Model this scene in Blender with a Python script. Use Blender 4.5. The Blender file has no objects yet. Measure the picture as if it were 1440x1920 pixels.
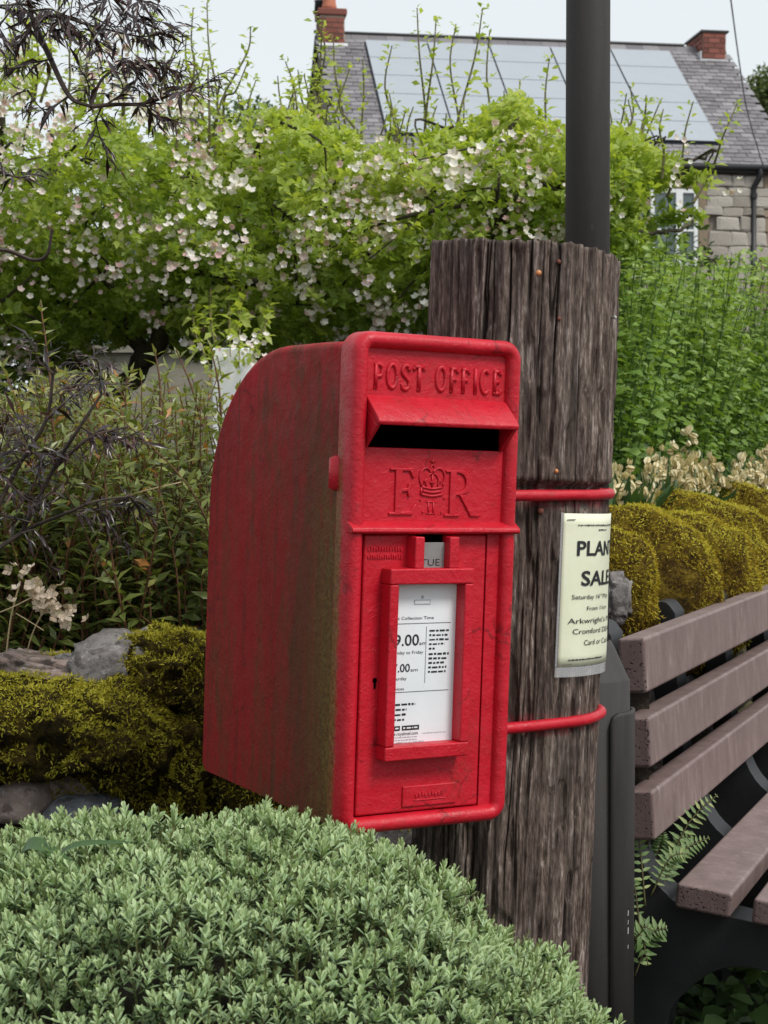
import bpy, bmesh, math, random
import numpy as np
from mathutils import Matrix, Vector

# ------------------------------------------------------------------ camera, sky, sun, exposure
scene = bpy.context.scene
col = scene.collection
F = 3100.0                      # focal length in pixels of the 1440 x 1920 photograph
CAM = np.array([0.0, 0.0, 1.10])
PITCH = math.atan(85 / F)
cam_data = bpy.data.cameras.new('camera')
cam = bpy.data.objects.new('camera', cam_data); col.objects.link(cam)
cam.location = CAM; cam.rotation_euler = (math.pi / 2 - PITCH, 0, 0)
cam_data.sensor_fit = 'VERTICAL'; cam_data.sensor_height = 36.0; cam_data.lens = F / 1920 * 36
cam_data.clip_start = 0.05; cam_data.clip_end = 3000
cam_data.dof.use_dof = True; cam_data.dof.focus_distance = 2.5; cam_data.dof.aperture_fstop = 18
scene.camera = cam

SUN_DIR = np.array([0.62, -0.50, 0.95]); SUN_DIR /= np.linalg.norm(SUN_DIR)   # towards the sun
world = bpy.data.worlds.new('World'); scene.world = world; world.use_nodes = True
wn, wl = world.node_tree.nodes, world.node_tree.links
wn.clear()
sky = wn.new('ShaderNodeTexSky'); sky.sky_type = 'NISHITA'; sky.sun_disc = False
sky.sun_elevation = math.asin(SUN_DIR[2]); sky.sun_rotation = math.atan2(SUN_DIR[0], SUN_DIR[1])
sky.dust_density = 3.0; sky.air_density = 1.0
hs_ = wn.new('ShaderNodeHueSaturation'); hs_.inputs['Saturation'].default_value = 0.6
mx = wn.new('ShaderNodeMix'); mx.data_type = 'RGBA'; mx.inputs[0].default_value = 0.82
mx.inputs[7].default_value = (8.5, 9.05, 9.3, 1)           # even cloud cover
bg = wn.new('ShaderNodeBackground'); bg.inputs[1].default_value = 0.10
wo = wn.new('ShaderNodeOutputWorld')
wl.new(sky.outputs[0], hs_.inputs['Color']); wl.new(hs_.outputs[0], mx.inputs[6])
wl.new(mx.outputs[2], bg.inputs[0]); wl.new(bg.outputs[0], wo.inputs[0])

sun_data = bpy.data.lights.new('sun', 'SUN'); sun_data.energy = 2.5; sun_data.angle = math.radians(18)
sun_data.color = (1.0, 0.96, 0.9)
sun = bpy.data.objects.new('sun', sun_data); col.objects.link(sun); sun.location = (3, -3, 6)
sun.rotation_euler = Vector(SUN_DIR).to_track_quat('Z', 'Y').to_euler()

scene.view_settings.view_transform = 'Standard'
scene.view_settings.look = 'None'
scene.view_settings.exposure = 0.14
scene.view_settings.gamma = 1.0
scene.view_settings.use_curve_mapping = False

# ------------------------------------------------------------------ helpers
RNG = np.random.default_rng(7)
random.seed(7)
_fw = np.array([0, math.cos(PITCH), -math.sin(PITCH)]); _up = np.array([0, math.sin(PITCH), math.cos(PITCH)])
def P(px, py, Y):
    """point of the place seen at pixel (px, py) of the photograph, Y metres away"""
    d = np.array([1., 0, 0]) * (px - 720) / F + _up * (960 - py) / F + _fw
    return CAM + d * (Y / d[1])

def nrm(a): return a / np.maximum(np.linalg.norm(a, axis=-1, keepdims=True), 1e-9)

def _hash(i, j, k, s):
    n = (i * 374761393 + j * 668265263 + k * 2147483647 + s * 974711) & 0xffffffff
    n = ((n ^ (n >> 13)) * 1274126177) & 0xffffffff
    n = ((n ^ (n >> 16)) * 2246822519) & 0xffffffff
    return ((n ^ (n >> 15)) & 0xffffff) / float(0xffffff)
def vnoise(p, s=0):
    p = np.asarray(p, float); i = np.floor(p).astype(np.int64); f = p - i; f = f * f * (3 - 2 * f)
    r = 0
    for a in (0, 1):
        for b in (0, 1):
            for c in (0, 1):
                w = (f[..., 0] if a else 1 - f[..., 0]) * (f[..., 1] if b else 1 - f[..., 1]) * (f[..., 2] if c else 1 - f[..., 2])
                r = r + w * _hash(i[..., 0] + a, i[..., 1] + b, i[..., 2] + c, s)
    return r
def fbm(p, s=0, o=3):
    r = 0; a = .5
    for k in range(o): r = r + a * vnoise(np.asarray(p) * 2 ** k, s + k); a *= .5
    return r / (1 - .5 ** o)

def tag(o, label=None, cat=None, group=None, kind=None):
    if label: o['label'] = label
    if cat: o['category'] = cat
    if group: o['group'] = group
    if kind: o['kind'] = kind
    return o
def thing(name, label, cat, loc=(0, 0, 0), group=None, matrix=None):
    o = bpy.data.objects.new(name, None); col.objects.link(o); o.empty_display_size = .05
    if matrix is not None: o.matrix_world = matrix
    else: o.location = loc
    return tag(o, label, cat, group)

def make_mesh(name, verts, faces, mat, smooth=False, attrs=None):
    me = bpy.data.meshes.new(name)
    verts = np.asarray(verts, np.float32)
    if isinstance(faces, np.ndarray):
        nf, k = faces.shape
        me.vertices.add(len(verts)); me.vertices.foreach_set('co', verts.ravel())
        me.loops.add(nf * k); me.loops.foreach_set('vertex_index', faces.astype(np.int32).ravel())
        me.polygons.add(nf); me.polygons.foreach_set('loop_start', np.arange(0, nf * k, k, dtype=np.int32))
        me.update(calc_edges=True)
    else:
        me.from_pydata([tuple(map(float, v)) for v in verts], [], faces); me.update()
    if smooth: me.polygons.foreach_set('use_smooth', np.ones(len(me.polygons), bool))
    for k, v in (attrs or {}).items():
        a = me.attributes.new(k, 'FLOAT', 'POINT'); a.data.foreach_set('value', np.asarray(v, np.float32))
    for m in (mat if isinstance(mat, (list, tuple)) else [mat]): me.materials.append(m)
    return me
def obj(name, verts, faces, mat, parent=None, smooth=False, attrs=None, local=False, kind=None):
    """one mesh object; vertices are world coordinates unless local"""
    verts = np.asarray(verts, float)
    if parent is not None and not local:
        verts = verts - np.array(root_loc(parent))
    me = make_mesh(name, verts, faces, mat, smooth, attrs)
    o = bpy.data.objects.new(name, me); col.objects.link(o)
    if parent is not None: o.parent = parent
    if kind: o['kind'] = kind
    return o
def root_loc(o):
    v = np.zeros(3)
    while o is not None:
        v = v + np.array(o.location); o = o.parent
    return v
def bevel(o, w, seg=2, ang=35):
    m = o.modifiers.new('bevel', 'BEVEL'); m.width = w; m.segments = seg; m.limit_method = 'ANGLE'; m.angle_limit = math.radians(ang)
    m.harden_normals = True
    o.data.polygons.foreach_set('use_smooth', np.ones(len(o.data.polygons), bool))
    return o

class MB:
    def __init__(s): s.v = []; s.f = []
    def add(s, v, f):
        b = len(s.v); s.v += [tuple(map(float, q)) for q in v]; s.f += [tuple(int(i) + b for i in q) for q in f]; return s
    def box(s, a, b):
        (x0, y0, z0), (x1, y1, z1) = a, b
        return s.add([(x0, y0, z0), (x1, y0, z0), (x1, y1, z0), (x0, y1, z0), (x0, y0, z1), (x1, y0, z1), (x1, y1, z1), (x0, y1, z1)],
                     [(0, 3, 2, 1), (4, 5, 6, 7), (0, 1, 5, 4), (1, 2, 6, 5), (2, 3, 7, 6), (3, 0, 4, 7)])
    def obox(s, o, ax, ay, az):
        """oriented box from corner o with edge vectors"""
        o, ax, ay, az = map(np.asarray, (o, ax, ay, az))
        v = [o, o + ax, o + ax + ay, o + ay, o + az, o + ax + az, o + ax + ay + az, o + ay + az]
        return s.add(v, [(0, 3, 2, 1), (4, 5, 6, 7), (0, 1, 5, 4), (1, 2, 6, 5), (2, 3, 7, 6), (3, 0, 4, 7)])
    def tube(s, pts, rad, n=8, cap=True):
        v, f = tube(pts, rad, n, cap); return s.add(v, f)
    def prism(s, poly, d):
        """poly: 3-D points in order, d: extrusion vector"""
        n = len(poly); poly = [np.asarray(p, float) for p in poly]; d = np.asarray(d, float)
        return s.add(poly + [p + d for p in poly],
                     [tuple(range(n))[::-1], tuple(range(n, 2 * n))] + [(i, (i + 1) % n, n + (i + 1) % n, n + i) for i in range(n)])
    def out(s, name, mat, parent=None, smooth=False, local=False, kind=None):
        return obj(name, s.v, s.f, mat, parent, smooth, None, local, kind)

def tube(pts, rad, n=8, cap=True, flat=1.0):
    pts = np.asarray(pts, float); m = len(pts)
    rad = np.full(m, rad, float) if np.isscalar(rad) else np.asarray(rad, float)
    t = np.gradient(pts, axis=0); t = nrm(t)
    ref = np.array([0, 0, 1.]) if abs(t[0][2]) < .9 else np.array([1., 0, 0])
    a = nrm(np.cross(t[0], ref)); A = []
    for i in range(m):
        a = a - t[i] * (a @ t[i]); a = a / max(np.linalg.norm(a), 1e-9); A.append(a)
    A = np.array(A); B = np.cross(t, A)
    th = np.linspace(0, 2 * math.pi, n, endpoint=False)
    v = (pts[:, None] + rad[:, None, None] * (np.cos(th)[None, :, None] * A[:, None] + flat * np.sin(th)[None, :, None] * B[:, None])).reshape(-1, 3)
    f = [(i * n + j, i * n + (j + 1) % n, (i + 1) * n + (j + 1) % n, (i + 1) * n + j) for i in range(m - 1) for j in range(n)]
    if cap: f += [tuple(range(n))[::-1], tuple(range((m - 1) * n, m * n))]
    return v, f
def smooth_path(pts, k=5):
    p = np.asarray(pts, float)
    if len(p) < 3:
        return np.array([p[0] + (p[-1] - p[0]) * q for q in np.linspace(0, 1, k + 1)])
    e = np.vstack([2 * p[0] - p[1], p, 2 * p[-1] - p[-2]]); r = []
    for i in range(1, len(e) - 2):
        for q in np.linspace(0, 1, k, endpoint=False):
            a, b, c, d = e[i - 1], e[i], e[i + 1], e[i + 2]
            r.append(.5 * (2 * b + (c - a) * q + (2 * a - 5 * b + 4 * c - d) * q * q + (3 * b - a - 3 * c + d) * q ** 3))
    r.append(p[-1]); return np.array(r)

# ---- foliage
def leaf_tmpl(w=.4, fold=.12, curl=.15, rows=(.35, .7), wid=(1., .8)):
    """leaf along +X, length 1; returns verts, tri faces, edge attribute"""
    v = [(0, 0, 0)]; e = [0.]; f = []
    for x, k in zip(rows, wid):
        z = -curl * x * x
        v += [(x, -w / 2 * k, z + fold * w), (x, 0, z), (x, w / 2 * k, z + fold * w)]; e += [1, 0, 1]
    v.append((1, 0, -curl)); e.append(.8); n = len(v) - 1
    f += [(0, 1, 2), (0, 2, 3)]
    for r in range(len(rows) - 1):
        a = 1 + 3 * r; b = a + 3
        f += [(a, b, b + 1), (a, b + 1, a + 1), (a + 1, b + 1, b + 2), (a + 1, b + 2, a + 2)]
    a = 1 + 3 * (len(rows) - 1); f += [(a, n, a + 1), (a + 1, n, a + 2)]
    return np.array(v, float), np.array(f), np.array(e, float)
LEAF4 = leaf_tmpl(.55, .18, .2, (.5,), (1.,))
LEAF8 = leaf_tmpl(.5, .15, .2)
NARROW = leaf_tmpl(.24, .2, .25, (.45,), (1.,))
BROAD = leaf_tmpl(.72, .12, .25, (.3, .65), (1., .85))
def frames(d, hint=None, roll=0):
    d = nrm(np.asarray(d, float))
    if hint is None: hint = np.tile([0, 0, 1.], (len(d), 1))
    y = np.cross(hint, d); bad = np.linalg.norm(y, axis=1) < 1e-3; y[bad] = [1, 0, 0]; y = nrm(y); z = np.cross(d, y)
    if not np.isscalar(roll):
        c, s = np.cos(roll)[:, None], np.sin(roll)[:, None]; y, z = c * y + s * z, -s * y + c * z
    return np.stack([d, y, z], axis=2)           # columns
def scatter(name, tmpl, pos, rot, scale, mat, parent=None, v=None, smooth=False, kind='stuff'):
    tv, tf, te = tmpl; k = len(pos); n = len(tv)
    scale = np.broadcast_to(np.asarray(scale, float).reshape(-1, 1) if np.ndim(scale) else np.full((k, 1), float(scale)), (k, 1))
    V = np.einsum('kij,nj->kni', rot, tv) * scale[:, :, None] + pos[:, None]
    Fc = (tf[None] + (np.arange(k) * n)[:, None, None]).reshape(-1, tf.shape[1])
    val = np.repeat(RNG.random(k) if v is None else v, n)
    return obj(name, V.reshape(-1, 3), Fc, mat, parent, smooth, {'v': val, 'e': np.tile(te, k)}, kind=kind)
def merge_tmpl(parts):
    """parts: list of (tmpl, rot3x3, scale, offset)"""
    V = []; Fc = []; E = []; b = 0
    for (tv, tf, te), r, s, o in parts:
        V.append(tv @ np.asarray(r).T * s + np.asarray(o)); Fc.append(tf + b); E.append(te); b += len(tv)
    return np.vstack(V), np.vstack(Fc), np.concatenate(E)
def rand_dirs(n, zmin=-1, zmax=1):
    z = RNG.uniform(zmin, zmax, n); a = RNG.uniform(0, 2 * math.pi, n); r = np.sqrt(1 - z * z)
    return np.stack([r * np.cos(a), r * np.sin(a), z], 1)
def join_tubes(paths, n=4):
    mb = MB()
    for p, r in paths: mb.tube(p, r, n, True)
    return mb

# ------------------------------------------------------------------ materials
def new_mat(name):
    m = bpy.data.materials.new(name); m.use_nodes = True
    nt = m.node_tree; b = nt.nodes['Principled BSDF']
    return m, nt, b
def nd(nt, t, **kw):
    n = nt.nodes.new(t)
    for k, v in kw.items(): setattr(n, k, v)
    return n
def c4(c): return (c[0], c[1], c[2], 1)
def coords(nt, scale=(1, 1, 1), kind='Object'):
    tc = nd(nt, 'ShaderNodeTexCoord'); mp = nd(nt, 'ShaderNodeMapping'); mp.inputs['Scale'].default_value = scale
    nt.links.new(tc.outputs[kind], mp.inputs[0]); return mp.outputs[0]
def noise(nt, vec, scale, detail=6, rough=.6, dist=0):
    n = nd(nt, 'ShaderNodeTexNoise'); n.inputs['Scale'].default_value = scale; n.inputs['Detail'].default_value = detail
    n.inputs['Roughness'].default_value = rough; n.inputs['Distortion'].default_value = dist
    nt.links.new(vec, n.inputs['Vector']); return n.outputs['Fac']
def ramp(nt, fac, stops, interp='LINEAR'):
    r = nd(nt, 'ShaderNodeValToRGB'); e = r.color_ramp.elements; r.color_ramp.interpolation = interp
    while len(e) < len(stops): e.new(.5)
    for q, (p, c) in zip(e, stops): q.position = p; q.color = c4(c) if not np.isscalar(c) else (c, c, c, 1)
    nt.links.new(fac, r.inputs[0]); return r.outputs[0]
def mix(nt, fac, a, b, mode='MIX'):
    m = nd(nt, 'ShaderNodeMix', data_type='RGBA', blend_type=mode)
    for s, x in ((0, fac), (6, a), (7, b)):
        if isinstance(x, bpy.types.NodeSocket): nt.links.new(x, m.inputs[s])
        elif s == 0: m.inputs[0].default_value = x
        else: m.inputs[s].default_value = c4(x)
    return m.outputs[2]
def math_(nt, op, a, b=0.0, c=None):
    m = nd(nt, 'ShaderNodeMath', operation=op)
    for i, x in enumerate((a, b) if c is None else (a, b, c)):
        if isinstance(x, bpy.types.NodeSocket): nt.links.new(x, m.inputs[i])
        else: m.inputs[i].default_value = x
    return m.outputs[0]
def bump(nt, b, h, strength=.3, dist=.01, chain=None):
    n = nd(nt, 'ShaderNodeBump'); n.inputs['Strength'].default_value = strength; n.inputs['Distance'].default_value = dist
    nt.links.new(h, n.inputs['Height'])
    if chain is not None: nt.links.new(chain, n.inputs['Normal'])
    nt.links.new(n.outputs[0], b.inputs['Normal']); return n.outputs[0]
def mat_noise(name, stops, scale, rough=.7, bscale=None, bstr=.3, bdist=.01, stretch=(1, 1, 1), detail=6, spec=.5, metal=0):
    m, nt, b = new_mat(name); v = coords(nt, stretch)
    nt.links.new(ramp(nt, noise(nt, v, scale, detail), stops), b.inputs['Base Color'])
    b.inputs['Roughness'].default_value = rough; b.inputs['Specular IOR Level'].default_value = spec; b.inputs['Metallic'].default_value = metal
    if bscale: bump(nt, b, noise(nt, v, bscale, 8), bstr, bdist)
    return m
def mat_plain(name, c, rough=.6, spec=.5):
    return mat_noise(name, [(.3, tuple(x * .88 for x in c)), (.7, tuple(min(1, x * 1.08) for x in c))], 30, rough, spec=spec)
def mat_leaf(name, stops, edge=None, trans=.3, rough=.45, spec=.35, tint=1.3):
    m, nt, b = new_mat(name)
    at = nd(nt, 'ShaderNodeAttribute', attribute_name='v'); c = ramp(nt, at.outputs['Fac'], stops)
    if edge is not None:
        ae = nd(nt, 'ShaderNodeAttribute', attribute_name='e')
        c = mix(nt, math_(nt, 'MULTIPLY', math_(nt, 'POWER', math_(nt, 'MAXIMUM', ae.outputs['Fac'], 0.0), 3.0), edge[1]), c, edge[0])
        if len(edge) > 2: c = mix(nt, math_(nt, 'MAXIMUM', math_(nt, 'MULTIPLY', ae.outputs['Fac'], -1.25), 0.0), c, edge[2])
    nt.links.new(c, b.inputs['Base Color']); b.inputs['Roughness'].default_value = rough; b.inputs['Specular IOR Level'].default_value = spec
    tr = nd(nt, 'ShaderNodeBsdfTranslucent'); nt.links.new(mix(nt, 1.0, c, (tint, tint * .98, .55), 'MULTIPLY'), tr.inputs[0])
    ms = nd(nt, 'ShaderNodeMixShader'); ms.inputs[0].default_value = trans
    nt.links.new(b.outputs[0], ms.inputs[1]); nt.links.new(tr.outputs[0], ms.inputs[2])
    nt.links.new(ms.outputs[0], nt.nodes['Material Output'].inputs[0]); return m

M = {}
def red_paint(name, side=False, frame=False):
    m, nt, b = new_mat(name); v = coords(nt)
    n1 = noise(nt, v, 14, 5); base = ramp(nt, n1, [(.3, (.44, .006, .017)), (.7, (.53, .010, .026))])
    # chalky sun-faded patches and small chips
    ch = ramp(nt, noise(nt, v, 42, 4, .7), [(.66, 0), (.74, 1)])
    base = mix(nt, math_(nt, 'MULTIPLY', ch, .22), base, (.56, .05, .07))
    gr = ramp(nt, noise(nt, v, 75, 6, .75), [(.60, 0), (.68, 1)])
    base = mix(nt, math_(nt, 'MULTIPLY', gr, .65), base, (.16, .012, .014))
    rgh = .38
    if side:
        sep = nd(nt, 'ShaderNodeSeparateXYZ'); tc = nd(nt, 'ShaderNodeTexCoord'); nt.links.new(tc.outputs['Object'], sep.inputs[0])
        streak = noise(nt, coords(nt, (1, 2.0, .42)), 6.5, 8, .70, .5); fine = noise(nt, coords(nt, (1, 5, 1.3)), 20, 8, .72)
        # weathering: dull film over the whole side, heavier away from the curved top
        dull = mix(nt, ramp(nt, streak, [(.3, 0), (.7, 1)]), (.17, .009, .008), (.33, .012, .013))
        film = ramp(nt, math_(nt, 'ADD', math_(nt, 'MULTIPLY', streak, .5), math_(nt, 'MULTIPLY', sep.outputs['Z'], -.9)), [(-.34, .30), (-.20, .86)])
        topm = ramp(nt, sep.outputs['Z'], [(.52, .88), (.625, .25)])
        base = mix(nt, topm, base, dull)
        mid = math_(nt, 'ADD', math_(nt, 'MULTIPLY', streak, .62), math_(nt, 'MULTIPLY', fine, .38))
        vy = ramp(nt, sep.outputs['Y'], [(.06, .10), (.24, .0), (.40, -.10)])
        dirt = ramp(nt, math_(nt, 'ADD', mid, math_(nt, 'ADD', math_(nt, 'MULTIPLY', sep.outputs['Z'], -.16), ramp(nt, sep.outputs['Y'], [(.06, .15), (.18, .09), (.30, -.04), (.42, -.10)]))), [(.45, 0), (.61, 1)])
        brown = mix(nt, fine, (.034, .018, .008), (.095, .055, .020))
        base = mix(nt, math_(nt, 'MULTIPLY', dirt, .80), base, brown)
        st3 = noise(nt, coords(nt, (1, 13, .5)), 6, 6, .7, .3); base = mix(nt, ramp(nt, st3, [(.52, 0), (.66, .55)]), base, (.055, .022, .012)); base = mix(nt, ramp(nt, st3, [(.34, .45), (.45, 0)]), base, (.26, .016, .020))
        # algae along the front edge
        edge = ramp(nt, math_(nt, 'ADD', sep.outputs['Y'], math_(nt, 'MULTIPLY', fine, .09)), [(.060, .9), (.160, 0)])
        low = ramp(nt, sep.outputs['Z'], [(.40, 1), (.52, 0)])
        alg = math_(nt, 'MULTIPLY', math_(nt, 'MULTIPLY', edge, low), ramp(nt, math_(nt, 'MULTIPLY', math_(nt, 'ADD', fine, streak), .5), [(.40, .1), (.58, 1)]))
        base = mix(nt, alg, base, mix(nt, ramp(nt, noise(nt, v, 160, 4), [(.35, 0), (.65, 1)]), (.055, .045, .012), (.19, .17, .035)))
        spk = ramp(nt, noise(nt, v, 48, 3, .8), [(.70, 0), (.74, 1)])
        base = mix(nt, math_(nt, 'MULTIPLY', spk, .8), base, (.03, .012, .010)); rgh = .55
    if frame:                                   # algae creeping round the left-hand edge of the casting
        sep = nd(nt, 'ShaderNodeSeparateXYZ'); tc = nd(nt, 'ShaderNodeTexCoord'); nt.links.new(tc.outputs['Object'], sep.inputs[0])
        fz = noise(nt, coords(nt, (1, 1, .6)), 60, 7, .75)
        ed = math_(nt, 'MULTIPLY', ramp(nt, math_(nt, 'ADD', sep.outputs['Y'], math_(nt, 'MULTIPLY', fz, .03)), [(.026, 0), (.036, 1)]), ramp(nt, sep.outputs['X'], [(.006, 1), (.012, 0)]))
        lw = ramp(nt, math_(nt, 'ADD', sep.outputs['Z'], math_(nt, 'MULTIPLY', fz, .2)), [(.50, 1), (.68, .15)])
        base = mix(nt, math_(nt, 'MULTIPLY', math_(nt, 'MULTIPLY', ed, lw), .8), base, mix(nt, ramp(nt, noise(nt, v, 170, 4), [(.35, 0), (.65, 1)]), (.055, .040, .012), (.17, .15, .035)))
    vo = nd(nt, 'ShaderNodeTexVoronoi', feature='DISTANCE_TO_EDGE'); vo.inputs['Scale'].default_value = 15
    wv = nd(nt, 'ShaderNodeVectorMath', operation='ADD'); nn_ = nd(nt, 'ShaderNodeTexNoise'); nn_.inputs['Scale'].default_value = 22; nn_.inputs['Detail'].default_value = 5
    sc_ = nd(nt, 'ShaderNodeVectorMath', operation='SCALE'); sc_.inputs[3].default_value = .06; nt.links.new(v, nn_.inputs['Vector']); nt.links.new(nn_.outputs['Color'], sc_.inputs[0]); nt.links.new(v, wv.inputs[0]); nt.links.new(sc_.outputs[0], wv.inputs[1]); nt.links.new(wv.outputs[0], vo.inputs['Vector'])
    line = math_(nt, 'MULTIPLY', ramp(nt, vo.outputs['Distance'], [(.012, 1), (.030, 0)]), ramp(nt, noise(nt, v, 11, 3), [(.54, 0), (.60, 1)]))
    base = mix(nt, math_(nt, 'MULTIPLY', line, .55), base, (.10, .008, .010))
    grime = math_(nt, 'MULTIPLY', ramp(nt, noise(nt, coords(nt, (1, 1, .5)), 9, 7, .7), [(.55, 0), (.72, 1)]), ramp(nt, noise(nt, v, 120, 5, .8), [(.4, 0), (.62, 1)]))
    base = mix(nt, math_(nt, 'MULTIPLY', grime, .5), base, (.10, .035, .020))
    nt.links.new(base, b.inputs['Base Color']); b.inputs['Roughness'].default_value = rgh
    nt.links.new(ramp(nt, noise(nt, v, 30, 5), [(.3, rgh - .1), (.7, rgh + .15)]), b.inputs['Roughness'])
    b.inputs['Specular IOR Level'].default_value = .18 if side else .38
    n = bump(nt, b, noise(nt, v, 220, 5, .65), .5, .0014)
    n = bump(nt, b, noise(nt, v, 45, 6, .6), .45, .0045, n)
    bump(nt, b, ramp(nt, noise(nt, coords(nt, (1, 1, 1.4)), 55, 3, .8, .6), [(.60, 0), (.64, 1)]), .30, .0015, n)
    bump(nt, b, line, -.5, .001, nt.nodes[-1].outputs[0])
    return m
M['red'] = red_paint('red_gloss_paint'); M['red_side'] = red_paint('weathered_red_paint', True); M['red_frame'] = red_paint('edge_stained_red_paint', False, True)
M['dark_void'] = mat_plain('dark_iron', (.0012, .0006, .0006), .95, 0.0)  # near-black standing in for the lack of light inside hollows
M['paper'] = mat_noise('white_paper', [(.35, (.70, .74, .78)), (.65, (.78, .81, .84))], 9, .35)
M['ink'] = mat_plain('black_ink', (.012, .012, .016), .6)
M['ink_grey'] = mat_plain('grey_ink', (.38, .40, .43), .6)
M['alu'] = mat_noise('enamel_plate', [(.3, (.17, .17, .17)), (.7, (.25, .25, .25))], 20, .3)
M['yellow_paper'] = mat_noise('pale_yellow_paper', [(.35, (.68, .70, .52)), (.65, (.76, .77, .60))], 11, .45, 40, .15, .004)
M['staple'] = mat_plain('staple_wire', (.12, .12, .12), .4)

def film_mat():
    m, nt, b = new_mat('laminate_film'); b.inputs['Base Color'].default_value = (.8, .8, .82, 1); b.inputs['Roughness'].default_value = .12
    tr = nd(nt, 'ShaderNodeBsdfTransparent'); ms = nd(nt, 'ShaderNodeMixShader'); ms.inputs[0].default_value = .25
    nt.links.new(tr.outputs[0], ms.inputs[1]); nt.links.new(b.outputs[0], ms.inputs[2]); nt.links.new(ms.outputs[0], nt.nodes['Material Output'].inputs[0]); return m
M['film'] = film_mat()

def wood_mat():
    m, nt, b = new_mat('weathered_post_wood')
    at = nd(nt, 'ShaderNodeAttribute', attribute_name='v'); st = coords(nt, (1, 1, .075)); st2 = coords(nt, (1, 1, .22))
    f1 = noise(nt, st, 95, 8, .7); f2 = noise(nt, st2, 210, 6, .7); big = noise(nt, coords(nt, (1, 1, .3)), 9, 4)
    s = math_(nt, 'ADD', math_(nt, 'MULTIPLY', f1, .55), math_(nt, 'MULTIPLY', f2, .45))
    c = ramp(nt, s, [(.38, (.018, .013, .010)), (.46, (.082, .056, .046)), (.54, (.185, .138, .118)), (.63, (.48, .41, .37))])
    c = mix(nt, ramp(nt, big, [(.35, 0), (.7, .40)]), c, (.075, .058, .050))
    c = mix(nt, ramp(nt, at.outputs['Fac'], [(.25, .85), (.6, 0)]), c, (.016, .012, .010))
    ar = nd(nt, 'ShaderNodeAttribute', attribute_name='e')
    c = mix(nt, math_(nt, 'MULTIPLY', ar.outputs['Fac'], ramp(nt, noise(nt, coords(nt, (1, 1, .6)), 55, 4), [(.46, 0), (.56, .85)])), c, (.30, .012, .03))
    nt.links.new(c, b.inputs['Base Color']); b.inputs['Roughness'].default_value = .82; b.inputs['Specular IOR Level'].default_value = .25
    n = bump(nt, b, s, .9, .006); bump(nt, b, noise(nt, st2, 500, 5), .4, .0015, n); return m
M['wood'] = wood_mat()
M['copper'] = mat_plain('copper_nail', (.55, .22, .08), .35); M['rust'] = mat_plain('rusty_nail', (.16, .05, .03), .8)
def pole_mat():
    m, nt, b = new_mat('dark_grey_pole_paint'); n1 = noise(nt, coords(nt, (1, 1, .12)), 22, 7, .7); n2 = noise(nt, coords(nt), 70, 6, .8)
    c = ramp(nt, n1, [(.3, (.034, .031, .030)), (.7, (.058, .053, .051))]); c = mix(nt, ramp(nt, n2, [(.62, 0), (.74, .6)]), c, (.12, .115, .11))
    nt.links.new(c, b.inputs['Base Color']); nt.links.new(ramp(nt, n1, [(.3, .58), (.7, .75)]), b.inputs['Roughness']); b.inputs['Specular IOR Level'].default_value = .3; bump(nt, b, noise(nt, coords(nt), 260, 4), .25, .0012); return m
M['pole'] = pole_mat()
M['chip'] = mat_plain('bare_grey_primer', (.45, .45, .44), .7)

def slat_mat(end=False):
    m, nt, b = new_mat('recycled_plastic_end' if end else 'recycled_plastic')
    v = coords(nt); w = coords(nt, (2.2, 2.2, 1.0))
    n1 = noise(nt, w, 11, 7, .65); n2 = noise(nt, v, 160, 5, .7)
    c = ramp(nt, n1, [(.28, (.140, .098, .091)), (.52, (.195, .140, .131)), (.75, (.27, .205, .195))])
    c = mix(nt, ramp(nt, n2, [(.35, .35), (.6, 0)]), c, (.12, .072, .068))
    c = mix(nt, ramp(nt, noise(nt, coords(nt, (1, 1, .25)), 45, 5), [(.60, 0), (.75, .35)]), c, (.42, .36, .34))
    nt.links.new(c, b.inputs['Base Color']); b.inputs['Roughness'].default_value = .52; b.inputs['Specular IOR Level'].default_value = .4
    n = bump(nt, b, n2, .25, .001)
    if end:
        pores = ramp(nt, noise(nt, v, 190, 3, .5), [(.34, 0), (.42, 1)])
        nt.links.new(mix(nt, pores, (.035, .020, .019), mix(nt, .45, c, (.085, .050, .048))), b.inputs['Base Color']); bump(nt, b, pores, .8, .004, n)
    return m
M['slat'] = slat_mat(); M['slat_end'] = slat_mat(True)
M['support'] = mat_noise('black_cast_support', [(.3, (.008, .008, .009)), (.72, (.020, .021, .023))], 9, .55, 90, .25, .002)

def stone_mat(name, a, b_, c, moss=.0):
    m, nt, b = new_mat(name); v = coords(nt)
    n1 = noise(nt, v, 13, 8, .65); n2 = noise(nt, v, 55, 6, .7)
    k = ramp(nt, n1, [(.3, a), (.52, b_), (.72, c)])
    k = mix(nt, ramp(nt, n2, [(.56, 0), (.70, .8)]), k, (.42, .42, .40))         # lichen
    k = mix(nt, ramp(nt, noise(nt, v, 34, 5), [(.36, .7), (.46, 0)]), k, (.035, .030, .026))
    if moss:
        g = nd(nt, 'ShaderNodeNewGeometry'); sp = nd(nt, 'ShaderNodeSeparateXYZ'); nt.links.new(g.outputs['Normal'], sp.inputs[0])
        f = ramp(nt, math_(nt, 'ADD', math_(nt, 'MULTIPLY', sp.outputs['Z'], .25), noise(nt, v, 8, 5)), [(.62 - moss * .5, 0), (.72 - moss * .5, 1)])
        k = mix(nt, f, k, ramp(nt, noise(nt, v, 60, 6), [(.3, (.016, .015, .004)), (.7, (.075, .062, .010))]))
    nt.links.new(k, b.inputs['Base Color']); b.inputs['Roughness'].default_value = .88
    n = bump(nt, b, n1, .6, .02); bump(nt, b, n2, .6, .006, n); return m
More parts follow.
